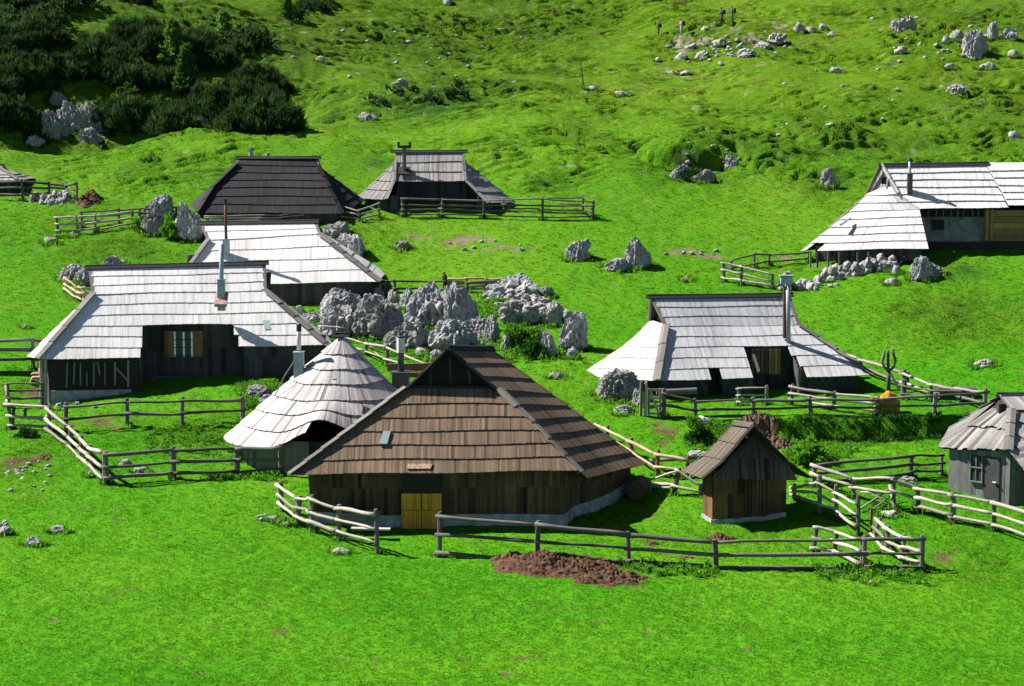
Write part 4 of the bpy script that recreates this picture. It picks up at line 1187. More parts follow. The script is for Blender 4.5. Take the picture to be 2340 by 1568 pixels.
# left yard
fence('dark yard fence with end post beside the round hut', [(243,1106,76,-1),(398,1094,74),(541,1090,72),(644,1086,72)], (.2,.55,.90), 'rail_dark', r=.075, pr=.1)
fence('pale rails slanting down from the long hut to the corner post', [(112,990,60),(160,1024,52),(186,1050,55),(209,1068,52),(241,1104,74)], (.15,.52,.95), 'rail', 'post', r=.07, front=1)
fence('short fence at the left edge of the long hut yard', [(28,980,62,-10),(113,985,62)], (.15,.5,.92), 'rail', r=.065,
    extra=[(Q(10,930,.3,.95), Q(17,955,0,.9), .06, 'rail'), (Q(10,930,.3,.35), Q(28,980,0,.1), .06, 'rail')])
fence('dark four-rail fence beside the corner of the long hut', [(20,930,55),(97,932,58)], (.12,.4,.68,.95), 'rail_dark', r=.06)
fence('two-rail fence across the yard of the long hut', [(150,985,66),(290,972,63),(416,972,66),(556,958,52)], (.42,.86), 'rail_dark', r=.065, pr=.085)
fence('dark fence entering at the left edge behind the long hut', [(-110,842,68),(75,842,70),(120,838,60)], (.3,.62,.93), 'rail_dark', r=.075, pr=.09)
fence('fresh pale wooden fence climbing to the rock beside the long hut', [(152,668,36),(180,686,34),(192,694,40),(215,690,30)], (.2,.55,.9), 'rail_new', 'rail_new', r=.06)
fence('pale crooked fence on the upper left meadow', [(134,535,42,-4),(178,536,44,-3),(218,532,44),(304,518,38,-2)], (.2,.55,.90), 'rail', r=.06)
fence('dark fence line behind the crooked pale fence', [(187,520,38),(271,512,36),(318,505,30),(345,500,24),(405,494,22)], (.3,.6,.9), 'rail_dark', r=.045)
fence('dark fence above the stone pile by the far left hut', [(-60,452,40),(52,459,50),(112,453,38),(153,450,30),(175,465,50)], (.3,.6,.88), 'rail_dark', r=.065)
fence('long grey fence in front of the wide open porch', [(920,495,43),(1010,495,42),(1105,498,42),(1240,503,52),(1355,500,42)], (.12,.38,.64,.93), 'rail_dark', r=.045, pr=.06)
fence('grey fence behind the long one closing the pen beside the porch hut', [(1150,484,34),(1240,486,34),(1332,488,40),(1355,500,42)], (.2,.5,.93), 'rail_dark', r=.045, pr=.06)
fence('thin fence between the black hut and the porch hut', [(470,508,16),(640,508,18),(774,502,36),(820,508,30),(866,498,38)], (.25,.58,.9), 'rail', r=.045, pr=.055)
fence('dark fence below the eaves of the hut with the slender pipe', [(606,692,40),(676,690,34),(774,686,34),(880,676,30)], (.1,.5,.92), 'rail_dark', r=.04, pr=.045)
fence('dark fence running into the rock outcrop', [(866,668,28),(903,666,28),(985,668,26),(1030,668,26),(1067,668,26),(1140,666,26)], (.25,.9), 'rail_dark', r=.055)
fence('fresh pale fence on top of the rock outcrop', [(1020,660,24),(1067,660,26),(1110,657,22),(1150,655,20)], (.15,.5,.9), 'rail_new', 'post', r=.075)
fence('grey pole fence among the rocks above the long hut roof', [(735,776,36),(785,782,40)], (.85,), 'rail', r=.035, pr=.04)
fence('pale broken fence behind the round hut', [(778,796,34),(836,812,32),(884,836,50),(985,862,34)], (.35,.85), 'rail', r=.055,
    extra=[(Q(836,808,0,.5), Q(884,836,0,.1), .05, 'rail_new')])
fence('fresh orange-brown fence right of the brown hut', [(1361,996,30),(1387,1008,36),(1440,1042,42),(1502,1086,60),(1570,1092,52)], (.35,.8), 'rail_new', 'post_new', r=.065, pr=.085,
    extra=[(Q(1484,1072,-.1,.35), Q(1588,1070,-.1,.42), .08, 'post')])
fence('lower weathered rails between the brown hut and the shed', [(1484,1122,30),(1537,1132,64,14),(1600,1134,30)], (.35,.9), 'rail', r=.05, pr=.085)
fence('pale fence left of the upper right hut', [(1655,643,46,-2),(1693,650,46),(1766,660,34)], (.2,.55,.9), 'rail', r=.06)
fence('dark poles leading up to the upper right hut', [(1672,618,24),(1724,612,34),(1757,606,26),(1850,596,22)], (.3,.9), 'rail_dark', r=.055)

# small gate by the paddock
def gate(label, px0, px1, pyb, hpx):
    a, b = G(px0, pyb), G(px1, pyb); hh = hpx / scale_at(a)
    root = thing('gate', a, label, 'gate')
    Z = Vector((0, 0, 1))
    for q in (a, b): 
        mb = MB(); mb.bar(q + Z * .05, q + Z * hh, .09, .07, (0, 1, 0)); mb.build('stile', M['rail'], root)
    for f in (.1, .38, .66, .95):
        mb = MB(); mb.bar(lerp(a, b, 0) + Z * hh * f + Vector((0, -.05, 0)), b + Z * hh * f + Vector((0, -.05, 0)), .04, .09); mb.build('rail', M['rail'], root)
    mb = MB(); mb.bar(a + Z * hh * .95 + Vector((.05, -.1, 0)), b + Z * hh * .08 + Vector((-.05, -.1, 0)), .04, .09); mb.build('brace', M['rail'], root)
gate('small barred gate with diagonal brace beside the boulder', 1482, 1508, 951, 64)
for dx, lb_ in ((1464, 'tall split gate post next to the boulder'), (1475, 'second split gate post nearest the barred gate')):
    b_ = G(dx, 952); mb = MB(); mb.tube([b_ - Vector((0,0,.3)), b_ + Vector((.02,0,1.45))], [.07,.06], 7); tag(mb.build('gate_post', M['rail']), lb_, 'post')
b_ = G(1990, 1222); mb = MB(); mb.tube([b_ - Vector((0,0,.3)), b_ + Vector((.0,0,.95))], [.05,.045], 7); tag(mb.build('stake', M['post_new']), 'single reddish stake standing in the pen right of the shed', 'stake')
b_ = G(1334, 197); mb = MB(); mb.tube([b_ - Vector((0,0,.3)), b_ + Vector((-.15,0,1.0)), b_ + Vector((-.3,0,2.1))], [.07,.06,.05], 7); tag(mb.build('marker_pole', M['post_new']), 'thin brown marker pole alone on the hillside', 'pole')

# ================================================================== rocks
def rock_mat(name, c0, c1, moss=.35):
    m_, nt, b = mk(name)
    c = mixc(nt, ramp(nt, pos_noise(nt, 1.3, 5), [(.35, 0), (.65, 1)]), c0, c1)
    c = mixc(nt, 1.0, c, ramp(nt, pos_noise(nt, 4.5, 6, (1,1,1), .75), [(.33, .35), (.50, 1.0), (.75, 1.15)]), 'MULTIPLY')
    g = nt.nodes.new('ShaderNodeNewGeometry'); sx = nt.nodes.new('ShaderNodeSeparateXYZ'); nt.links.new(g.outputs['Normal'], sx.inputs[0])
    up = math_(nt, 'MULTIPLY', ramp(nt, sx.outputs['Z'], [(.55, 0), (.85, 1)]), ramp(nt, pos_noise(nt, .9, 4), [(.55 - moss * .12, 0), (.66 - moss * .12, 1)]))
    c = mixc(nt, math_(nt, 'MULTIPLY', up, moss), c, (.085,.085,.018))
    nt.links.new(c, b.inputs['Base Color']); b.inputs['Roughness'].default_value = .92
    bump(nt, b, pos_noise(nt, 7, 6, (1,1,1), .7), .9, .08)
    return m_
M['rock'] = rock_mat('grey_limestone', (.34,.338,.34), (.23,.235,.245))
M['rock_moss_shade'] = rock_mat('moss_shade_limestone', (.27,.27,.262), (.18,.183,.187), .9)  # mossy stone; its darker tone also carries the shade of the crags
M['rock_pale'] = rock_mat('pale_limestone', (.34,.325,.315), (.26,.254,.25), .1)
_ico = {}
def ico(sub):
    if sub not in _ico:
        bm = bmesh.new(); bmesh.ops.create_icosphere(bm, subdivisions=sub, radius=1)
        v = np.array([p.co[:] for p in bm.verts]); f = [tuple(q.index for q in p.verts) for p in bm.faces]; bm.free(); _ico[sub] = (v, f)
    return _ico[sub]
def rock_mesh(name, w, d, hh, seed, sub=4, taper=.25, lean=0.0, furrow=.19, lump=.24, flat=.88):
    v, f = ico(sub); v = v.copy()
    sd = seed * 13 % 9973; o = seed * 3.77
    # blocky body: push the sphere towards a rounded block, cut by a few planes
    p = np.sign(v) * np.abs(v) ** flat
    r = np.random.default_rng(seed)
    for _ in range(9):
        n = r.normal(size=3); n[2] = abs(n[2]) * .7; n /= np.linalg.norm(n); k = r.uniform(.68, .93)
        e = np.maximum(p @ n - k, 0); p = p - e[:, None] * n * .85
    n1 = fbm3(v[:,0]*1.3+o, v[:,1]*1.3, v[:,2]*1.1, 4, sd)
    n2 = 1 - np.abs(fbm3(v[:,0]*4.2+o, v[:,1]*4.2, v[:,2]*1.7, 3, sd+5)) * 1.6
    n3 = fbm3(v[:,0]*7+o, v[:,1]*7, v[:,2]*5, 3, sd+9)
    p = p * (1 + lump * n1 + furrow * (n2 - .6) + .08 * n3)[:, None]
    z = (p[:, 2] - p[:, 2].min()) / (p[:, 2].max() - p[:, 2].min())
    s = 1 - taper * z ** 1.2
    s = 1 - (taper if taper > .5 else taper * .4) * z ** 1.2
    x, y = p[:, 0] * s + lean * z, p[:, 1] * s
    vis = z > .22
    x = (x - (x[vis].max() + x[vis].min()) / 2) / (x[vis].max() - x[vis].min()) * w
    y = y / (y.max() - y.min()) * d
    zz = (z - .22) / .78 * hh
    me = bpy.data.meshes.new(name)
    me.from_pydata(np.stack([x, y, zz], -1).tolist(), [], f)
    me.polygons.foreach_set('use_smooth', [False if sub >= 4 else True] * len(f)); me.update()
    return me
_rs = [100]
def rock(label, x0, y0, x1, y1, mat='rock', sub=None, taper=.25, lean=0.0, dep=.85, name='boulder', group=None, back=0.0, **kw):
    """box in the photo: left, top, right, foot"""
    _rs[0] += 1
    g = G((x0 + x1) / 2, y1); s = scale_at(g)
    w, hh = (x1 - x0) / s, (y1 - y0) / s * .97
    big = (x1 - x0) * (y1 - y0)
    sub = sub or (5 if big > 1800 else 4 if big > 900 else 3)
    me = rock_mesh(name, w, w * dep, hh, _rs[0], sub, taper, lean, **kw)
    o = put(name, me, M[mat]); o.location = g + Vector((0, w * dep * .33 + back, -.02)); EDGE.append((o.location.x, o.location.y, w * .5, min(60, int(10 + w * 14))))
    return tag(o, label, 'rock', group)
# the outcrop in the middle
Z = lambda a, b, c, d: (666.3 + .3015 * a, 587.9 + .3015 * b, 666.3 + .3015 * c, 587.9 + .3015 * d)
OUT = [((5,355,105,440),'leftmost small knob of the rock outcrop beside the fence',.2,0,'rock'),
 ((75,385,300,490),'low dark slab at the left foot of the outcrop',.2,.1,'rock'),
 ((215,225,545,430),'broad pitted boulder at the upper left of the outcrop',.35,.1,'rock'),
 ((205,345,500,600),'sloping furrowed boulder low on the left of the outcrop',.35,.1,'rock'),
 ((585,210,708,330),'small square block standing on the outcrop by the fence',.1,0,'rock'),
 ((455,270,850,620),'big mossy boulder left of the central peak',.4,.1,'rock_moss_shade'),
 ((720,235,810,370),'narrow dark spike between the mossy boulder and the peak',.3,0,'rock'),
 ((805,225,955,380),'rounded boulder behind the left flank of the central peak',.2,0,'rock'),
 ((840,180,1215,520),'tallest pointed peak of the outcrop',.55,.08,'rock'),
 ((1150,175,1420,560),'second peak with a knobbly head right of the tallest one',.5,-.2,'rock'),
 ((700,470,1045,705),'broad furrowed boulder at the front left of the outcrop',.4,.1,'rock_moss_shade'),
 ((1045,460,1400,715),'wrinkled boulder at the front centre of the outcrop',.4,.1,'rock'),
 ((1300,440,1470,610),'dark boulder behind the front centre one',.3,0,'rock'),
 ((1450,415,1580,640),'upright narrow slab with a bent head in the middle gap',.25,.1,'rock'),
 ((1378,548,1492,625),'small pale stone in front of the upright slab',.2,0,'rock_pale'),
 ((1375,628,1512,690),'flat pale stone just above the brown hut ridge',.1,0,'rock_pale'),
 ((1455,115,1870,335),'highest rugged boulder at the back right of the outcrop',.4,.0,'rock'),
 ((1570,270,1990,490),'long pale slab sloping across the right of the outcrop',.2,.3,'rock_pale'),
 ((1890,328,2058,510),'tilted oval boulder leaning on the long slab',.2,.3,'rock_pale'),
 ((2020,405,2242,700),'tall smooth boulder at the right end of the outcrop',.35,.25,'rock'),
 ((1800,525,1930,680),'knobbly boulder in the green gap right of centre',.2,0,'rock'),
 ((1880,545,2010,755),'pointed grey slab in front of the right end boulder',.6,-.1,'rock'),
 ((1580,555,1675,700),'dark shaded boulder under the long pale slab',.3,0,'rock'),
 ((2085,670,2165,765),'small stone at the foot of the right end boulder',.3,0,'rock'),
 ((1840,215,1995,300),'dark mossy hump behind the long slab',.3,0,'rock_moss_shade'),
 ((1515,335,1615,395),'small round stone in the grass of the outcrop gap',.2,0,'rock'),
 ((2050,390,2130,470),'pale broken stone between the oval and the right end boulder',.2,.1,'rock_pale'),
 ((940,680,1060,740),'small white stone left below the front boulders',.2,0,'rock_pale'),
 ((1040,700,1150,775),'flat white stone beside the brown hut roof',.2,0,'rock_pale'),
 ((1330,310,1410,385),'small pale stone below the fresh fence on the outcrop',.2,0,'rock_pale')]
for bx, lb_, tp, ln, mt in OUT:
    x0, y0, x1, y1 = Z(*bx); e = (x1 - x0) * .04
    rock(lb_, x0 - e, y0, x1 + e, y1 + 3, mat=mt, taper=tp, lean=ln, group='rocks of the central outcrop')
# single boulders and stones
for a in [('grey boulder alone in the middle meadow',1291,543,1351,596,'rock',.3,.05),('large rounded boulder with its own shadow in the middle meadow',1428,538,1492,614,'rock',.2,.1),
 ('low stone at the foot of the large meadow boulder',1381,588,1446,620,'rock',.3,.2),
 ('round boulder behind the crooked fence at left',324,440,398,500,'rock',.2,0),('dark leaning boulder in front of the round one',319,470,374,537,'rock_moss_shade',.3,.3),
 ('big egg-shaped boulder left of the black hut',396,458,463,549,'rock',.3,-.1),('pale rock beside the fresh little fence',128,602,196,642,'rock_pale',.3,.2),('darker half of the rock beside the fresh fence',165,612,214,650,'rock',.2,.1),
 ('rock peeping up behind the long white ridge',226,582,284,610,'rock',.5,0),('boulder right of the hut with the slender pipe',760,530,834,592,'rock',.3,-.1),('rough low rocks under the thin fence',726,503,802,545,'rock_moss_shade',.3,0),
 ('stone on the bank right of the slender-pipe hut',898,548,942,572,'rock_moss_shade',.3,0),('big furrowed boulder at the corner of the silver hut',1356,840,1470,916,'rock_moss_shade',.3,.05),
 ('dark stone below the furrowed boulder',1444,884,1476,930,'rock',.2,0),('small stone by the barred gate',1402,925,1448,948,'rock',.2,0),
 ('low white rock alone on the right-hand slope',2226,820,2282,840,'rock_pale',.4,0),('flat stone in the lawn below the curved fence',757,1250,801,1268,'rock_pale',.4,0),
 ('dark stone in the lawn at lower left',54,1226,96,1248,'rock',.3,0),('stone cut by the left edge of the lawn',-18,1186,26,1222,'rock',.3,0),('flat pale stones in the left lawn',108,1200,150,1218,'rock_pale',.4,0),
 ('flat stone outside the curved fence',608,1178,640,1192,'rock_pale',.4,0),('small stone nearest the curved fence',636,1192,664,1203,'rock_pale',.4,0),
 ('stone inside the left yard near the dark fence',268,1048,300,1068,'rock',.4,0),('pair of stones by the foot of the dark yard fence',300,1068,338,1082,'rock',.4,0),('pale stone under the slanting rails',196,1076,212,1090,'rock_pale',.3,0),
 ('round boulder on the upper right hillside',2037,34,2096,78,'rock_pale',.15,0),('biggest boulder of the upper right group',2200,64,2264,132,'rock',.2,.1),('pointed boulder behind the biggest one',2256,46,2284,92,'rock',.4,.1),
 ('left boulder of the upper right group',2172,66,2204,92,'rock_pale',.2,0),('rounded boulder right of the pointed one',2290,62,2328,94,'rock',.2,.1),('small boulder at the left end of the upper right group',2152,80,2174,98,'rock',.2,0),
 ('small stone under the right end of the upper right group',2304,112,2332,131,'rock_pale',.3,0),('low rock below the biggest upper boulder',2238,140,2278,160,'rock',.3,0),('flat dark rock left of that low rock',2158,144,2188,157,'rock',.3,0),
 ('slanting pale slab left of the upper right group',2042,104,2074,123,'rock_pale',.4,.4),('flat rock lying in the bright green lane',1895,152,1932,166,'rock',.4,0),('white rock in the hollow under the upper right group',2154,190,2222,219,'rock_pale',.4,.2),
 ('grey stone near the scree above the lane',1813,49,1843,76,'rock',.2,0),('pale flat stone next to it',1840,60,1870,75,'rock_pale',.3,0),('third pale stone of the row above the lane',1870,52,1893,72,'rock_pale',.2,0),('last small stone of that row',1890,70,1911,86,'rock_pale',.3,0),
 ('white rock in the dark tussocks above the silver roof',1876,278,1912,302,'rock_pale',.3,0),('rock at the right edge above the silver roof',2302,298,2340,320,'rock',.3,0),('mossy rock hump left of the silver roof',1876,382,1912,428,'rock_moss_shade',.4,0),
 ('pale crag beside the dark hollow',1656,350,1692,388,'rock_pale',.4,0),('dark rock down in the hollow',1530,372,1580,412,'rock_moss_shade',.3,0),('second dark rock in the hollow',1580,385,1640,418,'rock_moss_shade',.3,0),
 ('bluish rock leaning out of the hillside',890,176,933,204,'rock',.3,.5),('grey rock at the foot of the dark scrub slope',818,254,862,278,'rock',.4,-.1),('dark stone at the foot of the marker pole',1338,195,1368,206,'rock',.3,0),
 ('flat dark stone right of the marker pole',1403,206,1440,219,'rock',.3,0),('rock cut by the top edge near the middle',1010,-8,1034,11,'rock_pale',.3,.3),('pale rock on the hillside right of the thicket',720,126,750,143,'rock_pale',.3,.1),
 ('white rock at the top beside a dark bush',684,6,712,24,'rock_pale',.3,0),('small pale rock at the left edge of the thicket',42,134,76,149,'rock_pale',.3,0),
 ('whitish rock on the grass brow at far left',54,306,102,335,'rock_pale',.4,0),('grey rock in the shadow of the cliff',176,288,240,330,'rock',.3,0),('slab among the dark pines above the cliff',170,146,202,182,'rock',.3,.3),
 ('small stone on the grass brow',384,296,402,305,'rock',.3,0),('stone at the right end of the grass brow',664,280,686,292,'rock',.3,0),
 ('stone below the crooked fence',96,540,130,558,'rock_moss_shade',.3,0),('small pale stone under the crooked fence',158,528,176,541,'rock_pale',.3,0),('white stone under the fence post at upper left',118,534,130,543,'rock_pale',.3,0),
 ('pale flat stones in the left lawn near the hut wall',48,740,66,751,'rock_pale',.3,0),
 ('mossy rock on the bank beside the round hut',560,878,628,912,'rock_moss_shade',.4,0),('grey rock below the fence end near the round hut',586,900,626,925,'rock',.3,0),
 ('stone among the weeds behind the shed',1570,1030,1630,1052,'rock',.3,0),('pale stone on the path behind the pale rails',2052,1086,2098,1106,'rock_pale',.3,0),('stone in the shade at the foot of the front fence',1980,1326,2008,1338,'rock_pale',.4,0),
 ('grey stone in the pen behind the front fence',2010,1168,2060,1182,'rock_pale',.3,0),('stone in the heap of yard stones',120,920,146,938,'rock',.3,0),('flat yard stone by the slanting rails',100,945,125,960,'rock_pale',.3,0),
 ('flat stone beside the flat meadow slope at right',1555,628,1580,642,'rock_moss_shade',.4,0),('small stone on the rise behind the silver hut',1250,848,1290,866,'rock_moss_shade',.4,0)]:
    rock(a[0], *a[1:5], mat=a[5], taper=a[6], lean=a[7], name='boulder' if (a[3]-a[1]) > 55 else 'stone')
# the cliff in the dark thicket: darker mossy stone stands in for its shade
for lb_, x0, y0, x1, y1, tp, ln in (('tall tilted slab of the shaded cliff at its left side',84,246,160,336,.4,-.5),('middle slab of the shaded cliff',118,226,206,324,.35,-.6),('right slab of the shaded cliff reaching down to the brow',168,226,252,324,.4,-.7),
    ('thin upper ledge of the shaded cliff',100,206,150,260,.3,-.3),('small crag in the shade above the grass brow',495,262,560,308,.4,0),('low crag at the foot of the pines above the brow',420,262,470,300,.4,0)):
    rock(lb_, x0, y0, x1, y1, mat='rock_moss_shade', taper=tp, lean=ln, dep=.7, name='crag', back=1.0, furrow=.2)
# scree slabs on the hillside path
k_ = 0
for x0, y0, x1, y1, lb_ in ((1680,108,1730,130,'pale bare slab at the lower left end of the scree streak'),(1715,92,1765,116,'bare slab in the middle of the scree streak'),(1750,72,1800,100,'bare slab at the top of the scree streak'),
    (1560,96,1600,116,'bare pale slab below the hikers'),(1585,112,1625,138,'dark edged rock in the scree below the hikers'),(1540,118,1575,138,'broken pale slab left in the scree'),(1625,86,1660,104,'bare ribbed slab nearest below the hiker in jeans'),(1545,160,1585,172,'lowest flat slab of the scree'),(1600,58,1622,70,'small pointed stone right of the hiker in jeans'),(1495,130,1512,142,'little pale stone left of the scree')):
    rock(lb_, x0, y0, x1, y1, mat='rock_pale', taper=.4, lean=.5, name='flat_rock', dep=1.3, furrow=.22)

# dry stone walls: every stone a part
def stones(name, label, lst, mats=('rock','rock_pale')):
    g = G(lst[0][0], lst[0][1]); root = thing(name, g, label, 'stone wall')
    protos = [rock_mesh('stone', 1, .9, .8, 300 + q, 3, .15) for q in range(6)]
    for me in protos: me.materials.append(M['rock_pale'])
    for i, (x, y, wpx, lift) in enumerate(lst):
        p = G(x, y); w = wpx / scale_at(p)
        o = put('stone', protos[i % 6], None, root)
        o.matrix_basis = Matrix.Translation(p + Vector((0, .15, lift * w - .05))) @ Matrix.Rotation(rnd.uniform(0, 6), 4, 'Z') @ Matrix.Rotation(rnd.uniform(-.3, .3), 4, 'X') @ Matrix.Scale(w, 4)
rr = random.Random(5); lst = []
for k in range(30):
    t = k / 29; x = lerp(1872, 2046, t) + rr.uniform(-6, 6); y = lerp(643, 606, t) + rr.uniform(-4, 6)
    lst.append((x, y, rr.uniform(14, 28), 0)); 
    if rr.random() < .7: lst.append((x + rr.uniform(-5, 5), y - 1, rr.uniform(12, 22), .75))
stones('dry_stone_wall', 'tumbled dry stone wall below the upper right hut', lst)
lst = []
for k in range(26): lst.append((rr.uniform(1768, 1870), rr.uniform(648, 668), rr.uniform(10, 24), 0))
stones('dry_stone_wall', 'low scattered stones behind the flue pipes of the silver hut', lst)
lst = []
for k in range(44): lst.append((rr.uniform(70, 208) if k < 44 else 0, rr.uniform(456, 466), rr.uniform(10, 19), rr.choice((0, 0, .6))))
stones('stone_heap', 'heap of loose stones under the far left fence', [(x if x < 172 else x - 60, y, w, l) for x, y, w, l in lst])
for a in [('big rounded boulder at the end of the dry stone wall',2081,582,2138,642,'rock',.2,.2),('grey boulder on top of the wall end under the eave',2040,564,2100,600,'rock',.4,.2),('boulder in the wall below the skirt roof',2002,594,2052,618,'rock',.2,0),
  ('standing stone behind the twin flue pipes',1780,614,1812,664,'rock',.3,0),('stone tucked under the wall end boulder',2040,604,2062,628,'rock',.3,0),('fallen stone below the dry stone wall',2022,634,2056,652,'rock',.3,0),('mossy hump right of the wall end boulder',2110,600,2160,634,'rock_moss_shade',.4,.3),
  ('stone leaning on the plaster wall of the upper right hut',2206,545,2232,562,'rock',.3,0),('second stone by the plaster wall of the upper right hut',2232,540,2262,558,'rock',.3,0)]:
    rock(a[0], *a[1:5], mat=a[5], taper=a[6], lean=a[7])

# ================================================================== heaps
def heap(label, name, px, py, rx_px, ry, hh, mat, seed, rough_=.12, tilt=0.0, n=72, m_=46):
    g = G(px, py); s = scale_at(g); rx = rx_px / s
    th = np.linspace(0, 2 * np.pi, n, endpoint=False); rr_ = np.linspace(0, 1, m_) ** .8
    T, Rr_ = np.meshgrid(th, rr_)
    ed = 1 + .22 * fbm2(np.cos(T) * 1.6 + seed, np.sin(T) * 1.6, 3, seed)
    x = g.x + Rr_ * rx * np.cos(T) * ed; y = g.y + Rr_ * ry * np.sin(T) * ed + tilt * Rr_ * np.cos(T) * ry
    prof = np.clip(1 - Rr_ ** 1.6, 0, 1)
    lump = fbm2(x / .55 + seed, y / .55, 3, seed + 2); clod = 1 - np.abs(noise2(x / .12, y / .12, seed + 4)) * 1.5
    z = land(x, y) + hh * prof * (1 + .35 * lump) + rough_ * np.clip(prof * 3, 0, 1) * (clod - .4) - .03 - .1 * (Rr_ > .99)
    v = np.stack([x, y, z], -1).reshape(-1, 3).tolist()
    f = []
    for i in range(m_ - 1):
        for k in range(n):
            k2 = (k + 1) % n; f.append((i*n+k, i*n+k2, (i+1)*n+k2, (i+1)*n+k)[::-1])
    me = bpy.data.meshes.new(name); me.from_pydata(v, [], f); me.update()
    return tag(put(name, me, mat), label, 'heap')
M['dung'] = plain('brown_dung', (.105,.052,.028), .95, nz=7, amt=.7)
M['dung_dry'] = plain('dry_brown_dung', (.12,.075,.042), .95, nz=7, amt=.65)
heap('large reddish-brown dung heap under the front fence', 'dung_heap', 1270, 1296, 150, 1.5, .38, M['dung'], 3, .08, n=110, m_=60)
heap('lower right spur of the large dung heap', 'dung_heap', 1395, 1325, 95, 1.0, .26, M['dung'], 8, .08)
heap('small brown heap against the left side of the large dung heap', 'dung_heap', 1170, 1282, 60, .7, .25, M['dung_dry'], 9, .1)
heap('brown dung heap behind the shed roof', 'dung_heap', 1722, 985, 62, 1.2, .38, M['dung_dry'], 12, .14)
heap('dry brown litter sliding down behind the shed', 'dung_heap', 1772, 1022, 44, 1.0, .45, M['dung_dry'], 15, .12)
heap('low brown heap beside the far left fence', 'dung_heap', 202, 460, 32, 1.2, .5, M['dung'], 17, .08, n=48, m_=24)
heap('tiny dark dung pile in the shed pen near the fence', 'dung_heap', 1645, 1232, 36, .35, .16, M['dung'], 21, .07, n=48, m_=24)
heap('flat dung patty beside the front fence', 'dung_heap', 1575, 1276, 28, .28, .10, M['dung'], 23, .05, n=40, m_=20)
heap('dark earth hump in the worn grass at left', 'dung_heap', 105, 1048, 22, .45, .16, M['dung'], 25, .08, n=40, m_=20)
heap('dark dung pile between the fence rails at lower middle', 'dung_heap', 1490, 1245, 26, .3, .14, M['dung'], 27, .05, n=40, m_=20)

# ================================================================== shrubs, trees, weeds
def foliage(name, tint, ):
    return leaf_mat(name, 0, tint=tint)
M['pine'] = foliage('pine_needles', ((.010,.030,.009), (.050,.098,.022)))
M['larch'] = foliage('larch_needles', ((.07,.16,.016), (.11,.22,.03)))
M['bushleaf'] = foliage('bright_bush_leaf', ((.075,.20,.012), (.12,.27,.02)))
M['bushdark'] = foliage('dull_bush_leaf', ((.04,.10,.012), (.06,.14,.018)))
M['weed'] = foliage('weed_leaf', ((.075,.23,.012), (.12,.30,.02)))
M['weed_dark'] = foliage('dark_weed_leaf', ((.018,.07,.008), (.03,.10,.012)))  # leaf toned dark; over the bank and hollow it stands in for shade
M['bark'] = plain('bark', (.07,.05,.035), .95, nz=8)
def spray(mb, c, size, n, r, up=.5):
    for _ in range(n):
        d = Vector((r.gauss(0, 1), r.gauss(0, 1), abs(r.gauss(0, .6)) + up)).normalized()
        s = d.cross(Vector((r.gauss(0,1), r.gauss(0,1), r.gauss(0,1)))).normalized() * size * .22
        b = c + Vector((r.uniform(-.5,.5), r.uniform(-.5,.5), r.uniform(-.5,.5))) * size
        t = b + d * size * r.uniform(.6, 1.2)
        mb.poly([b - s * .5, b + s * .5, lerp(b, t, .55) + s, t, lerp(b, t, .55) - s])
def bush(label, px, py, wpx, hpx, mat, seed, cat='bush', name='bush', clumps=60, leaf=.16, cone=False, per=16, group=None):
    g = G(px, py); s = scale_at(g); w, hh = wpx / s, hpx / s; r = random.Random(seed)
    root = thing(name, g, label, cat, group)
    st = MB()
    if cone:
        st.tube([g - Vector((0,0,.3)), g + Vector((.05,0,hh*.5)), g + Vector((0,0,hh*.97))], [w*.05+.04, w*.035+.02, .015], 7)
        for k in range(26):
            z = hh * (.10 + .85 * k / 26); a = r.uniform(0, 6.28); rad = w * .5 * (1 - z / hh) * r.uniform(.8, 1)
            st.tube([g + Vector((0,0,z)), g + Vector((rad*math.cos(a), rad*math.sin(a), z + .1*rad))], [.03,.01], 5)
        st.build('trunk', M['bark'], root)
    else:
        for k in range(6):
            a = r.uniform(0, 6.28); e = Vector((math.cos(a)*w*.3, math.sin(a)*w*.25, hh*r.uniform(.5,.8)))
            st.tube([g - Vector((0,0,.2)), g + e*.5, g + e], [.05,.04,.015], 5)
        st.build('stem', M['bark'], root)
    mb = MB()
    for k in range(clumps):
        if cone:
            z = hh * (.06 + .92 * r.random() ** 1.2); rad = w * .5 * (1 - z / hh) ** .8 * r.uniform(.35, 1.05); a = r.uniform(0, 6.28)
            c = g + Vector((rad * math.cos(a), rad * math.sin(a), z))
        else:
            d = Vector((r.gauss(0,1), r.gauss(0,1), abs(r.gauss(0,1)))).normalized(); f = r.uniform(.55, 1.0) * (.8 + .35 * math.sin(d.x * 5 + seed) * math.cos(d.z * 4 + seed))
            c = g + Vector((d.x*w*.5*f, d.y*w*.5*f, .1*hh + d.z*hh*.82*f))
        spray(mb, c, leaf * r.uniform(.8, 1.4), per, r)
    mb.build('crown', mat, root)
    return root
bush('bright green bush on the dark pine slope', 216, 172, 60, 42, M['bushleaf'], 1, leaf=.26, clumps=110)
bush('yellow-green shrub in the middle of the dark thicket', 293, 222, 58, 32, M['bushdark'], 2, leaf=.24, clumps=90)
bush('small green shrub beside the shaded cliff', 228, 262, 30, 38, M['bushdark'], 3, leaf=.24, clumps=60)
bush('loose shrub in the lower right thicket', 366, 262, 52, 50, M['bushdark'], 4, leaf=.26, clumps=90)
bush('low green shrub under the cliff edge', 90, 296, 30, 22, M['bushdark'], 5, leaf=.2, clumps=40)
bush('sparse larch at the top edge near the white rock', 655, 40, 26, 62, M['larch'], 6, 'tree', 'larch_tree', 90, .3, True)
bush('pale young larch above the dark pine patch', 512, 92, 46, 66, M['larch'], 7, 'tree', 'larch_tree', 120, .3, True)
bush('broad larch standing in the thicket', 396, 150, 74, 100, M['larch'], 8, 'tree', 'larch_tree', 260, .32, True, per=18)
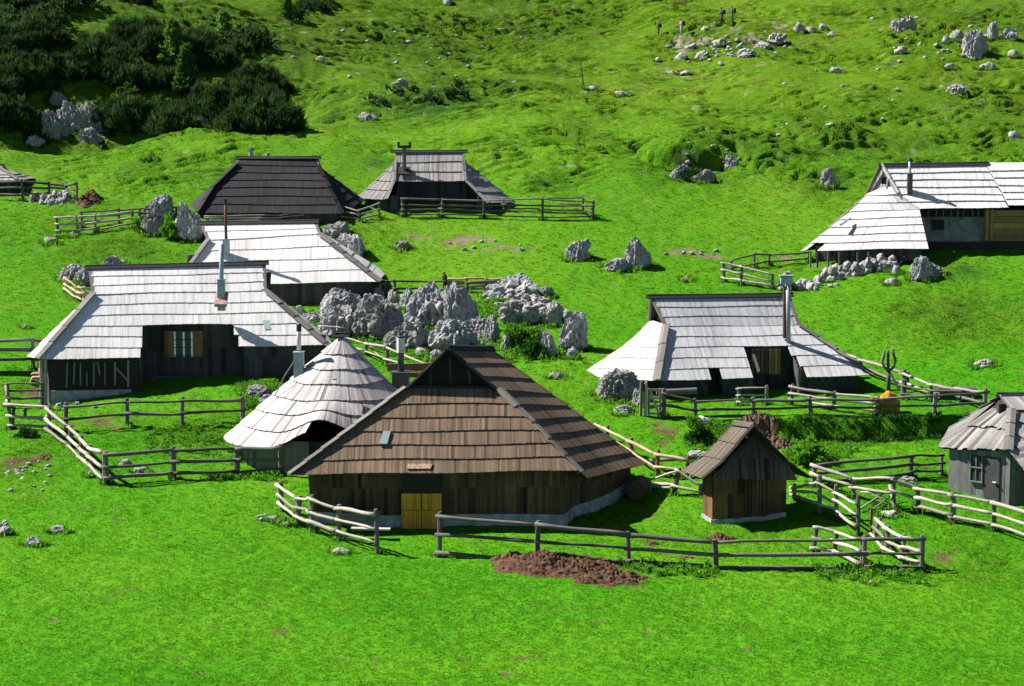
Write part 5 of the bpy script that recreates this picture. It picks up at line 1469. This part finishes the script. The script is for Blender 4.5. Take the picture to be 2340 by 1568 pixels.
bush('darker larch right of the broad one', 425, 215, 60, 110, M['bushdark'], 9, 'tree', 'larch_tree', 220, .32, True, per=18)
bush('green bush in the shaded gap of the rock outcrop', 1190, 792, 110, 58, M['weed'], 10, leaf=.16, clumps=260)
bush('dark bush at the foot of the right outcrop boulders', 1225, 815, 80, 40, M['weed_dark'], 11, leaf=.15, clumps=140)
bush('green shrub between the two left boulders', 388, 545, 44, 56, M['weed'], 12, leaf=.16, clumps=110)
bush('weedy clump behind the crooked fence by the boulders', 318, 530, 44, 40, M['weed'], 13, leaf=.15, clumps=80)
bush('bright weed mound right behind the shed', 1850, 1062, 90, 62, M['weed'], 14, leaf=.13, clumps=240)
bush('dark leafy clump by the white sack', 1602, 1010, 70, 42, M['weed_dark'], 15, leaf=.13, clumps=150)
bush('dark nettle clump beside the left yard fence', 62, 1000, 56, 26, M['weed_dark'], 16, leaf=.1, clumps=80)
bush('low weeds at the foot of the dark paddock post', 1588, 975, 40, 26, M['weed'], 17, leaf=.12, clumps=70)

def clumps_at(polys, spacing, seed, r0, r1):
    r = random.Random(seed); out = []
    for poly in polys:
        xs, ys = [p[0] for p in poly], [p[1] for p in poly]
        y = min(ys)
        while y < max(ys):
            x = min(xs) + r.uniform(0, spacing)
            while x < max(xs):
                qx, qy = x + r.uniform(-.4, .4) * spacing, y + r.uniform(-.4, .4) * spacing
                if in_poly(poly, qx, qy): out.append((qx, qy, r.uniform(r0, r1)))
                x += spacing
            y += spacing * .62
    return out
def needle_points(cl, per, seed, squash=1.0):
    r = np.random.default_rng(seed); P_, S_ = [], []
    for (x, y, rad) in cl:
        g = G(x, y); n = int(per * rad * rad)
        d = r.normal(size=(n, 3)); d[:, 2] = np.abs(d[:, 2]); d /= np.linalg.norm(d, axis=1)[:, None]
        f = r.uniform(.7, 1.03, n) * (1 + .25 * np.sin(d[:, 0] * 6 + x) * np.cos(d[:, 1] * 5 + y))
        q = d * f[:, None] * np.array([rad * 1.15, rad, rad * squash]) + np.array([g.x, g.y + rad * .3, g.z - .1])
        P_.append(q); S_.append(r.uniform(.7, 1.3, n))
    return np.concatenate(P_), np.concatenate(S_)
POLY_MAIN = [(-20,105),(60,85),(150,110),(290,95),(350,70),(440,100),(480,125),(580,150),(640,198),(640,250),(668,284),(640,298),(560,296),(430,302),(380,308),(270,318),(252,240),(190,196),(100,196),(78,260),(60,310),(-20,285)]
def pine_sources(nm):
    return [make_tuft(nm, 26, .46, .34, .07, 40 + q, M['pine']) for q in range(3)]
OPEN = [(216,172,42),(293,222,40),(228,262,26),(366,262,36),(396,150,50),(425,215,40),(512,92,36),(185,160,24),(330,180,24),(470,200,24),(560,215,22),(120,150,20),(540,165,24),(620,150,40),(250,110,32),(420,112,26),(100,125,28),(640,218,20),(330,130,28),(580,190,24),(60,230,20),(450,250,22),(300,280,18)]
cl = [c_ for c_ in clumps_at([POLY_MAIN], 56, 3, 1.0, 2.2) if not any(abs(c_[0] - a) < w_ * .8 and -10 < c_[1] - b < w_ * .75 for a, b, w_ in OPEN)]
pp, ss = needle_points(cl, 125, 4)
scatter('dwarf_pine_thicket', pp, ss, np.zeros(len(pp)), pine_sources('pine_spray'), 'dark dwarf pine thicket covering the slope above the left huts', 'thicket', .7)
def dwarf_pine(label, polys, seed, sp=34, r0=.9, r1=1.6):
    cl = clumps_at(polys, sp, seed, r0, r1)
    g = G(cl[0][0], cl[0][1]); root = thing('dwarf_pine', g, label, 'shrub'); r = random.Random(seed)
    mb, st = MB(), MB(); pts, sc = needle_points(cl, 60, seed)
    for p, s in zip(pts, sc): spray(mb, Vector(p), .42 * s, 5, r, .9)
    for x, y, rad in cl:
        q = G(x, y); st.tube([q - Vector((0,0,.2)), q + Vector((r.uniform(-.3,.3), .2, rad*.5))], [.07,.03], 5)
    mb.build('crown', M['pine'], root); st.build('stem', M['bark'], root)['kind'] = 'stuff'
dwarf_pine('dark dwarf pine patch filling the top left corner', [[(-10,-10),(150,-10),(215,20),(150,45),(70,85),(-10,95)]], 61)
dwarf_pine('dark dwarf pine at the top edge left of the larches', [[(285,-5),(345,-5),(345,28),(290,20)]], 62)
dwarf_pine('wide dark dwarf pine right of the pale larch', [[(490,92),(560,78),(615,95),(605,132),(500,130)]], 63)
dwarf_pine('dark dwarf pine at the top edge beside the white rock', [[(708,0),(745,0),(745,30),(700,45),(660,50),(665,35)]], 64, 26, .7, 1.0)
dwarf_pine('lowest dark dwarf pine at the right end of the grass brow', [[(590,285),(690,270),(690,296),(600,305)]], 65, 30, .8, 1.2)
dwarf_pine('low dark juniper patch under the bluish hillside rock', [[(840,215),(960,205),(1080,190),(1090,215),(960,250),(850,250)]], 66, 30, .25, .5)

def weeds(label, name, polys, n, mat, h, seed, smin=.7, smax=1.4):
    r = random.Random(seed); pts = []
    while len(pts) < n:
        poly = polys[r.randrange(len(polys))]; xs, ys = [p[0] for p in poly], [p[1] for p in poly]
        x, y = r.uniform(min(xs), max(xs)), r.uniform(min(ys), max(ys))
        if in_poly(poly, x, y): pts.append((x, y))
    # lay them out on a coarse lookup of the ground so that many plants stay cheap
    q = []
    for x, y in pts:
        g = G(round(x / 6) * 6, round(y / 3) * 3); s = scale_at(g)
        wx_, wy_ = g.x + r.uniform(-4, 4) / s, g.y + r.uniform(-.35, .35)
        q.append((wx_, wy_))
    q = np.array(q); z = land(q[:, 0], q[:, 1])
    src = []
    for k in range(3):
        mb = MB(); rr2 = random.Random(seed + k)
        for _ in range(5): spray(mb, Vector((rr2.uniform(-.12,.12), rr2.uniform(-.12,.12), rr2.uniform(.02,h))), .13, 4, rr2, .25)
        me = mb.mesh(name + '_plant'); me.materials.append(mat); src.append(bpy.data.objects.new(name + '_plant', me))
    scatter(name, np.c_[q, z], nrg.uniform(smin, smax, len(q)), np.zeros(len(q)), src, label, 'weeds', .2)
weeds('leafy green weeds on the slope behind the shed', 'weeds', [[(1560,1000),(1700,985),(1700,1060),(1590,1070)],[(1790,1015),(1990,1020),(1900,1060),(1800,1065)],[(1590,965),(1700,975),(1700,1000),(1580,1010)]], 800, M['weed'], .2, 3, .5, 1.1)
weeds('nettles hanging over the shaded bank, toned dark to carry its shade', 'nettles', [[(1760,972),(2150,970),(2165,1002),(1990,1012),(1780,998)]], 280, M['weed_dark'], .16, 5, .5, .9)  # leaf colour carries the shade of the bank
weeds('rank grass and weeds around the foot of the outcrop', 'outcrop_weeds', [[(700,735),(760,700),(900,770),(1040,810),(1150,790),(1300,800),(1340,830),(1200,830),(950,830),(850,800)],[(1090,700),(1170,690),(1180,720),(1110,730)]], 700, M['weed'], .2, 7)
weeds('weeds along the inside of the left yard', 'yard_weeds', [[(330,985),(560,960),(640,930),(640,1010),(540,1060),(330,1040)],[(540,880),(640,880),(640,930),(560,930)]], 700, M['weed'], .12, 9, .5, 1.0)
weeds('weeds at the foot of the front fence', 'fence_weeds', [[(1850,1300),(2110,1302),(2110,1335),(1870,1325)],[(1400,1290),(1640,1300),(1640,1325),(1430,1310)],[(470,1085),(640,1085),(640,1095),(470,1098)]], 420, M['weed'], .14, 11, .5, 1.1)

# ================================================================== things in the yards
def table_set():
    Z_ = Vector((0, 0, 1))
    a, b = G(762, 1216), G(872, 1228)
    root = thing('picnic_table', a, 'grey plank table behind the curved fence', 'table')
    a2, b2 = a + Vector((.1,.55,.62)), b + Vector((-.1,.75,.70))
    for k in range(4):
        o = Vector((0, .2 * k - .3, 0)); mb = MB(); mb.bar(a2 + o, b2 + o, .18, .05); mb.build('plank', M['rail'], root)
    for q in (lerp(a2, b2, .15), lerp(a2, b2, .85)): 
        mb = MB(); mb.bar(q + Vector((0,.0,-.03)), Vector((q.x, q.y, ground_z(q.x, q.y) - .1)), .3, .12); mb.build('leg', M['post'], root)
    for dy, lb_ in ((-.25, 'plank bench between the table and the curved fence'),):
        c, d = G(800, 1238) + Vector((0,.5,.36)), G(890, 1240) + Vector((0,.5,.36))
        bn = thing('bench', c - Z_ * .36, lb_, 'bench')
        mb = MB(); mb.bar(c, d, .3, .06); mb.build('seat', M['rail'], bn)
        for q in (lerp(c, d, .12), lerp(c, d, .88)): mb = MB(); mb.bar(q - Z_ * .02, Vector((q.x, q.y, ground_z(q.x, q.y) - .1)), .2, .14); mb.build('leg', M['post'], bn)
table_set()
# carved fork post
g = G(2029, 898); root = thing('carved_fork', g, 'tall wooden post carved as a three-pronged fork behind the yellow stack', 'post')
s = scale_at(g); U = lambda x, y: Vector((g.x + (x - 2029) / s, g.y, g.z + (898 - y) / s))
mb = MB(); mb.tube([U(2030,905), U(2030,870), U(2030,848)], [.10,.09,.09], 9); mb.build('shaft', M['rail_dark'], root, True)
for pts in ([(2028,846),(2019,838),(2014,828),(2018,814),(2019,800)], [(2029,848),(2028,825),(2028,800)], [(2030,847),(2040,840),(2045,825),(2041,812),(2036,798)]):
    mb = MB(); mb.tube([U(*p) for p in pts], [.07] + [.06] * (len(pts) - 1), 8); mb.build('prong', M['rail_dark'], root, True)
mb = MB(); mb.bar(U(2033,852) + Vector((0,-.1,0)), U(2054,892) + Vector((0,-.2,0)), .1, .05, (0,1,0)); tag(mb.build('leaning_board', M['rail']), 'pale board leaning from the carved fork towards the yellow stack', 'board')
for x, y, hp, lb_ in ((2064,908,40,'stout dark post between the carved fork and the inner rails'),(2070,886,36,'angled dark fence stump above the stout post')):
    b_ = G(x, y); mb = MB(); mb.tube([b_ - Vector((0,0,.2)), b_ + Vector((.03,0,hp/scale_at(b_)))], [.13,.12], 8); tag(mb.build('post', M['post']), lb_, 'post')
g = G(2030, 949); root = thing('block_stack', g, 'stack of dull yellow blocks behind the paddock fence', 'stack'); s = scale_at(g)
for r_ in range(3):
    for c_ in range(5):
        w = 11.2 / s; mb = MB(); mb.box(g + Vector(((c_ - 2.0) * w + rnd.uniform(-.01,.01), .35 + rnd.uniform(-.03,.03), .10 + r_ * .2)), (w*.94,0,rnd.uniform(-.01,.01)), (0,.5,0), (0,0,.185)); mb.build('block', M['yblock'], root)
g2 = g + Vector((.0,.35,.64)); v, f = ico(4); n_ = fbm3(v[:,0]*2.1, v[:,1]*2.1, v[:,2]*2.1, 4, 77)
sh = v * (1 + .35 * n_)[:, None] * np.array([.32,.28,.20]); sh[:, 2] = np.maximum(sh[:, 2], -.02) + np.where(sh[:, 0] < -.1, -.06, .04)
me = bpy.data.meshes.new('tarp'); me.from_pydata((sh + np.array([.05,0,.05])).tolist(), [], f); me.update(); o = put('tarp', me, M['tarp']); o.location = g2; tag(o, 'crumpled orange tarpaulin on top of the yellow stack', 'tarpaulin')
mb = MB(); mb.poly([g2 + Vector((-.75,-.3,.02)), g2 + Vector((-.2,-.32,.05)), g2 + Vector((-.1,.3,.06)), g2 + Vector((-.7,.25,.03))]); mb.poly([g2 + Vector((-.75,-.3,.02)), g2 + Vector((-.2,-.32,.05)), g2 + Vector((-.2,-.36,-.14)), g2 + Vector((-.72,-.34,-.1))]); mb.build('tarp_edge', M['tarp'], o).matrix_parent_inverse = Matrix.Translation(-g2)
g = G(1606, 978); sh = v * (1 + .3 * n_)[:, None] * np.array([.3,.22,.24]); me = bpy.data.meshes.new('sack'); me.from_pydata(sh.tolist(), [], f); me.update(); o = put('sack', me, M['sack']); o.location = g + Vector((0,.1,.2)); tag(o, 'white sack lying in the weeds below the paddock fence', 'sack')
g = G(2190, 916); mb = MB(); mb.box(g + Vector((0,.5,.25)), (1.5,0,0), (0,.6,0), (0,0,.4)); mb.box(g + Vector((0,.5,.47)), (1.6,0,0), (0,.7,0), (0,0,.05)); tag(mb.build('trough', M['plank_grey']), 'boxy wooden trough behind the dark inner rails', 'trough')
g = G(1475, 1118); mb = MB(); mb.bar(g + Vector((.0,.3,.12)), g + Vector((1.2,.4,.12)), .5, .08); tag(mb.build('plank_walk', M['rail']), 'pale broad plank lying between the brown hut and the leaning post', 'plank')

# loose stones strewn over the hillside
r_ = np.random.default_rng(9); q = []
for (px, py, sx_, sy_, n) in ((1650,110,130,30,60),(2180,110,140,45,26),(1900,230,300,60,14),(900,120,300,80,30),(1700,340,150,40,20),(1100,560,90,14,7),(1580,578,70,9,6),(620,1185,30,8,10),(60,1080,70,40,26),(150,930,60,20,16),(1850,650,60,8,20)):
    for _ in range(n):
        g = G(px + r_.normal() * sx_ * .5, max(-20, py + r_.normal() * sy_ * .5)); q.append((g.x, g.y, g.z, r_.uniform(.4, 1) * (.10 + .0016 * max(0, g.y - 60))))
q = np.array(q); src = []
for k in range(3):
    me = rock_mesh('pebble', 1.3, 1.0, .6, 500 + k, 3, .2); me.materials.append(M['rock_pale']); src.append(bpy.data.objects.new('pebble', me))
scatter('loose_stones', q[:, :3], q[:, 3] * 1.6, np.zeros(len(q)), src, 'small pale loose stones strewn over the hillside and yards', 'stones', .2)
bush('weeds added to darken the hillside hollow', 1590, 408, 80, 20, M['weed_dark'], 18, leaf=.2, clumps=120)  # plants added to deepen the shade of the hollow

# ================================================================== people
def person_mat(name, stops):
    m_, nt, b = mk(name)
    tc = nt.nodes.new('ShaderNodeTexCoord'); sx = nt.nodes.new('ShaderNodeSeparateXYZ'); nt.links.new(tc.outputs['Object'], sx.inputs[0])
    z = math_(nt, 'DIVIDE', sx.outputs['Z'], 1.8)
    n = nt.nodes.new('ShaderNodeValToRGB'); n.color_ramp.interpolation = 'CONSTANT'; e = n.color_ramp.elements
    while len(e) < len(stops): e.new(.5)
    for k, (p, c) in enumerate(stops): e[k].position = p; e[k].color = (*c, 1)
    nt.links.new(z, n.inputs[0]); nt.links.new(n.outputs[0], b.inputs['Base Color']); b.inputs['Roughness'].default_value = .85
    return m_
def person(label, loc, height, face, stops, stride=.0, arms=(.1, .1), bow=0.0, pack=None, sit=False):
    """loc: feet; face: heading in degrees (0 = +X)"""
    h_ = .42
    V = [(0,0,.95),(0.01,0,1.15),(.02+bow*.3,0,1.38),(.03+bow*.7,0,1.52),(.05+bow,0,1.60),(.06+bow*1.1,0,1.70),(.05+bow*1.1,0,1.77)]
    Rd = [.15,.145,.165,.065,.095,.105,.07]
    E = [(0,1),(1,2),(2,3),(3,4),(4,5),(5,6)]
    def chain(start, pts, rs):
        p = start
        for q, r_ in zip(pts, rs):
            V.append(q); Rd.append(r_); E.append((p, len(V) - 1)); p = len(V) - 1
    for sg in (-1, 1):
        st = stride * sg
        if sit: chain(0, [(.05,.10*sg,.90),(.45,.13*sg,.95),(.52,.13*sg,.55),(.62,.13*sg,.50)], [.11,.085,.06,.05])
        else: chain(0, [(.0,.095*sg,.86),(.05+st*.45,.10*sg,.50),(st-.02,.10*sg,.08),(st+.14,.11*sg,.035)], [.115,.08,.052,.042])
        fw = arms[0 if sg < 0 else 1]
        chain(2, [(.02+bow*.3,.19*sg,1.40),(.0+fw*.3,.23*sg,1.14),(.06+fw,.19*sg,.98+fw*.6),(.10+fw*1.15,.17*sg,.93+fw*.75)], [.075,.052,.042,.035])
        hand = len(V) - 1
        for k in range(4): chain(hand, [(V[hand][0]+.05+.005*k, V[hand][1]+(.022*k-.033), V[hand][2]-.05), (V[hand][0]+.06, V[hand][1]+(.022*k-.033), V[hand][2]-.095)], [.010,.008])
        chain(hand, [(V[hand][0]+.03, V[hand][1]-.045*sg, V[hand][2]-.03)], [.010])
    chain(5, [(.165+bow*1.1,0,1.685)], [.022])                       # nose
    for sg in (-1, 1): chain(5, [(.05+bow*1.1,.105*sg,1.69)], [.018])  # ears
    me = bpy.data.meshes.new('person'); me.from_pydata(V, E, [])
    o = put('person', me, person_mat('clothing', stops))
    md = o.modifiers.new('skin', 'SKIN'); md.use_smooth_shade = True
    for sv, r_ in zip(me.skin_vertices[0].data, Rd): sv.radius = (r_, r_)
    me.skin_vertices[0].data[0].use_root = True
    o.modifiers.new('sub', 'SUBSURF').levels = 1; o.modifiers['sub'].render_levels = 1
    o.location = loc; o.rotation_euler = (0, 0, R(face)); o.scale = (height / 1.8,) * 3
    tag(o, label, 'person')
    if pack:
        mb = MB(); mb.box((-.25 + bow * .2, 0, 1.28), (.20,0,0), (0,.32,0), (.03,0,.48)); mb.box((-.28 + bow * .2, 0, 1.14), (.22,0,0), (0,.26,0), (0,0,.2))
        b_ = mb.build('backpack', pack[0]); b_.location = loc; b_.rotation_euler = (0, 0, R(face)); b_.scale = (height / 1.8,) * 3
        bv = b_.modifiers.new('bevel', 'BEVEL'); bv.width = .05; bv.segments = 2
        tag(b_, pack[1], 'backpack')
    return o
SK, HR = (.42,.24,.16), (.03,.02,.015)
BK = plain('black_fabric', (.015,.015,.02), .8); NV = plain('navy_fabric', (.02,.03,.06), .8)
g = G(1505, 83); person('hiker in dark clothes with pale cap, lowest of the four on the hillside', g, 1.5, 205, [(0,(.25,.22,.2)),(.05,(.02,.02,.025)),(.52,(.025,.03,.04)),(.83,SK),(.92,(.45,.40,.32))], .12, (.15,.1), .06, (BK, 'dark backpack of the lowest hiker on the hillside'))
g = G(1557, 83); person('hiker in light blue jeans and pinkish top looking down', g, 1.78, 195, [(0,(.12,.1,.09)),(.045,(.28,.36,.44)),(.53,(.42,.25,.22)),(.83,SK),(.92,HR)], .10, (.25,.28), .10, (BK, 'black backpack of the hiker in jeans'))
g = G(1650, 56); person('hiker in navy jacket striding at the top of the hillside', g, 1.72, 190, [(0,(.10,.07,.05)),(.05,(.035,.03,.03)),(.52,(.02,.035,.06)),(.83,SK),(.92,HR)], .20, (.1,.2), .06, (NV, 'navy backpack of the striding hiker'))
g = G(1674, 52); person('hiker in teal trousers, rightmost on the hillside', g, 1.68, 185, [(0,(.05,.04,.04)),(.05,(.04,.10,.12)),(.52,(.03,.06,.10)),(.83,SK),(.92,HR)], .08, (.22,.2), .04, (BK, 'black backpack of the rightmost hiker'))
g = G(1017, 668); person('person in dark jacket and reddish cap standing behind the rock peaks', g, 1.1, 230, [(0,(.02,.02,.02)),(.52,(.02,.018,.02)),(.83,(.30,.16,.10)),(.90,(.10,.03,.025))], .05, (.1,.1), .05)
g = G(92, 884); person('white-haired person in pink sitting outside the corner of the long hut', g + Vector((0,.3,-.45)), 1.6, 190, [(0,(.45,.25,.2)),(.50,(.62,.35,.34)),(.74,(.6,.3,.3)),(.83,(.5,.3,.22)),(.93,(.7,.68,.65))], 0, (.3,.3), .05, sit=True)
# longer grass left standing round stones and posts
e_ = []
r_ = np.random.default_rng(31)
for (x, y, w, n) in EDGE:
    a = r_.uniform(0, 6.283, n); q = w * r_.uniform(.85, 1.35, n) + .05
    for X, Y_ in zip(x + np.cos(a) * q, y + np.sin(a) * q * .85): e_.append((X, Y_))
e_ = np.array(e_); em = leaf_mat('long_grass_blade', .3)
nn_ = np.zeros((len(e_), 3)); nn_[:, 2] = 1
scatter('long_grass', np.c_[e_, land(e_[:, 0], e_[:, 1])], r_.uniform(.7, 1.5, len(e_)) * (1 + .004 * np.maximum(0, e_[:, 1] - 70)), r_.uniform(0, .45, len(e_)),
    [make_tuft('long_grass_tuft', 14, .17, .10, .026, 70 + q, em) for q in range(3)], 'longer grass standing round the stones and fence posts', 'grass', .15, nn_)
grow_grass()
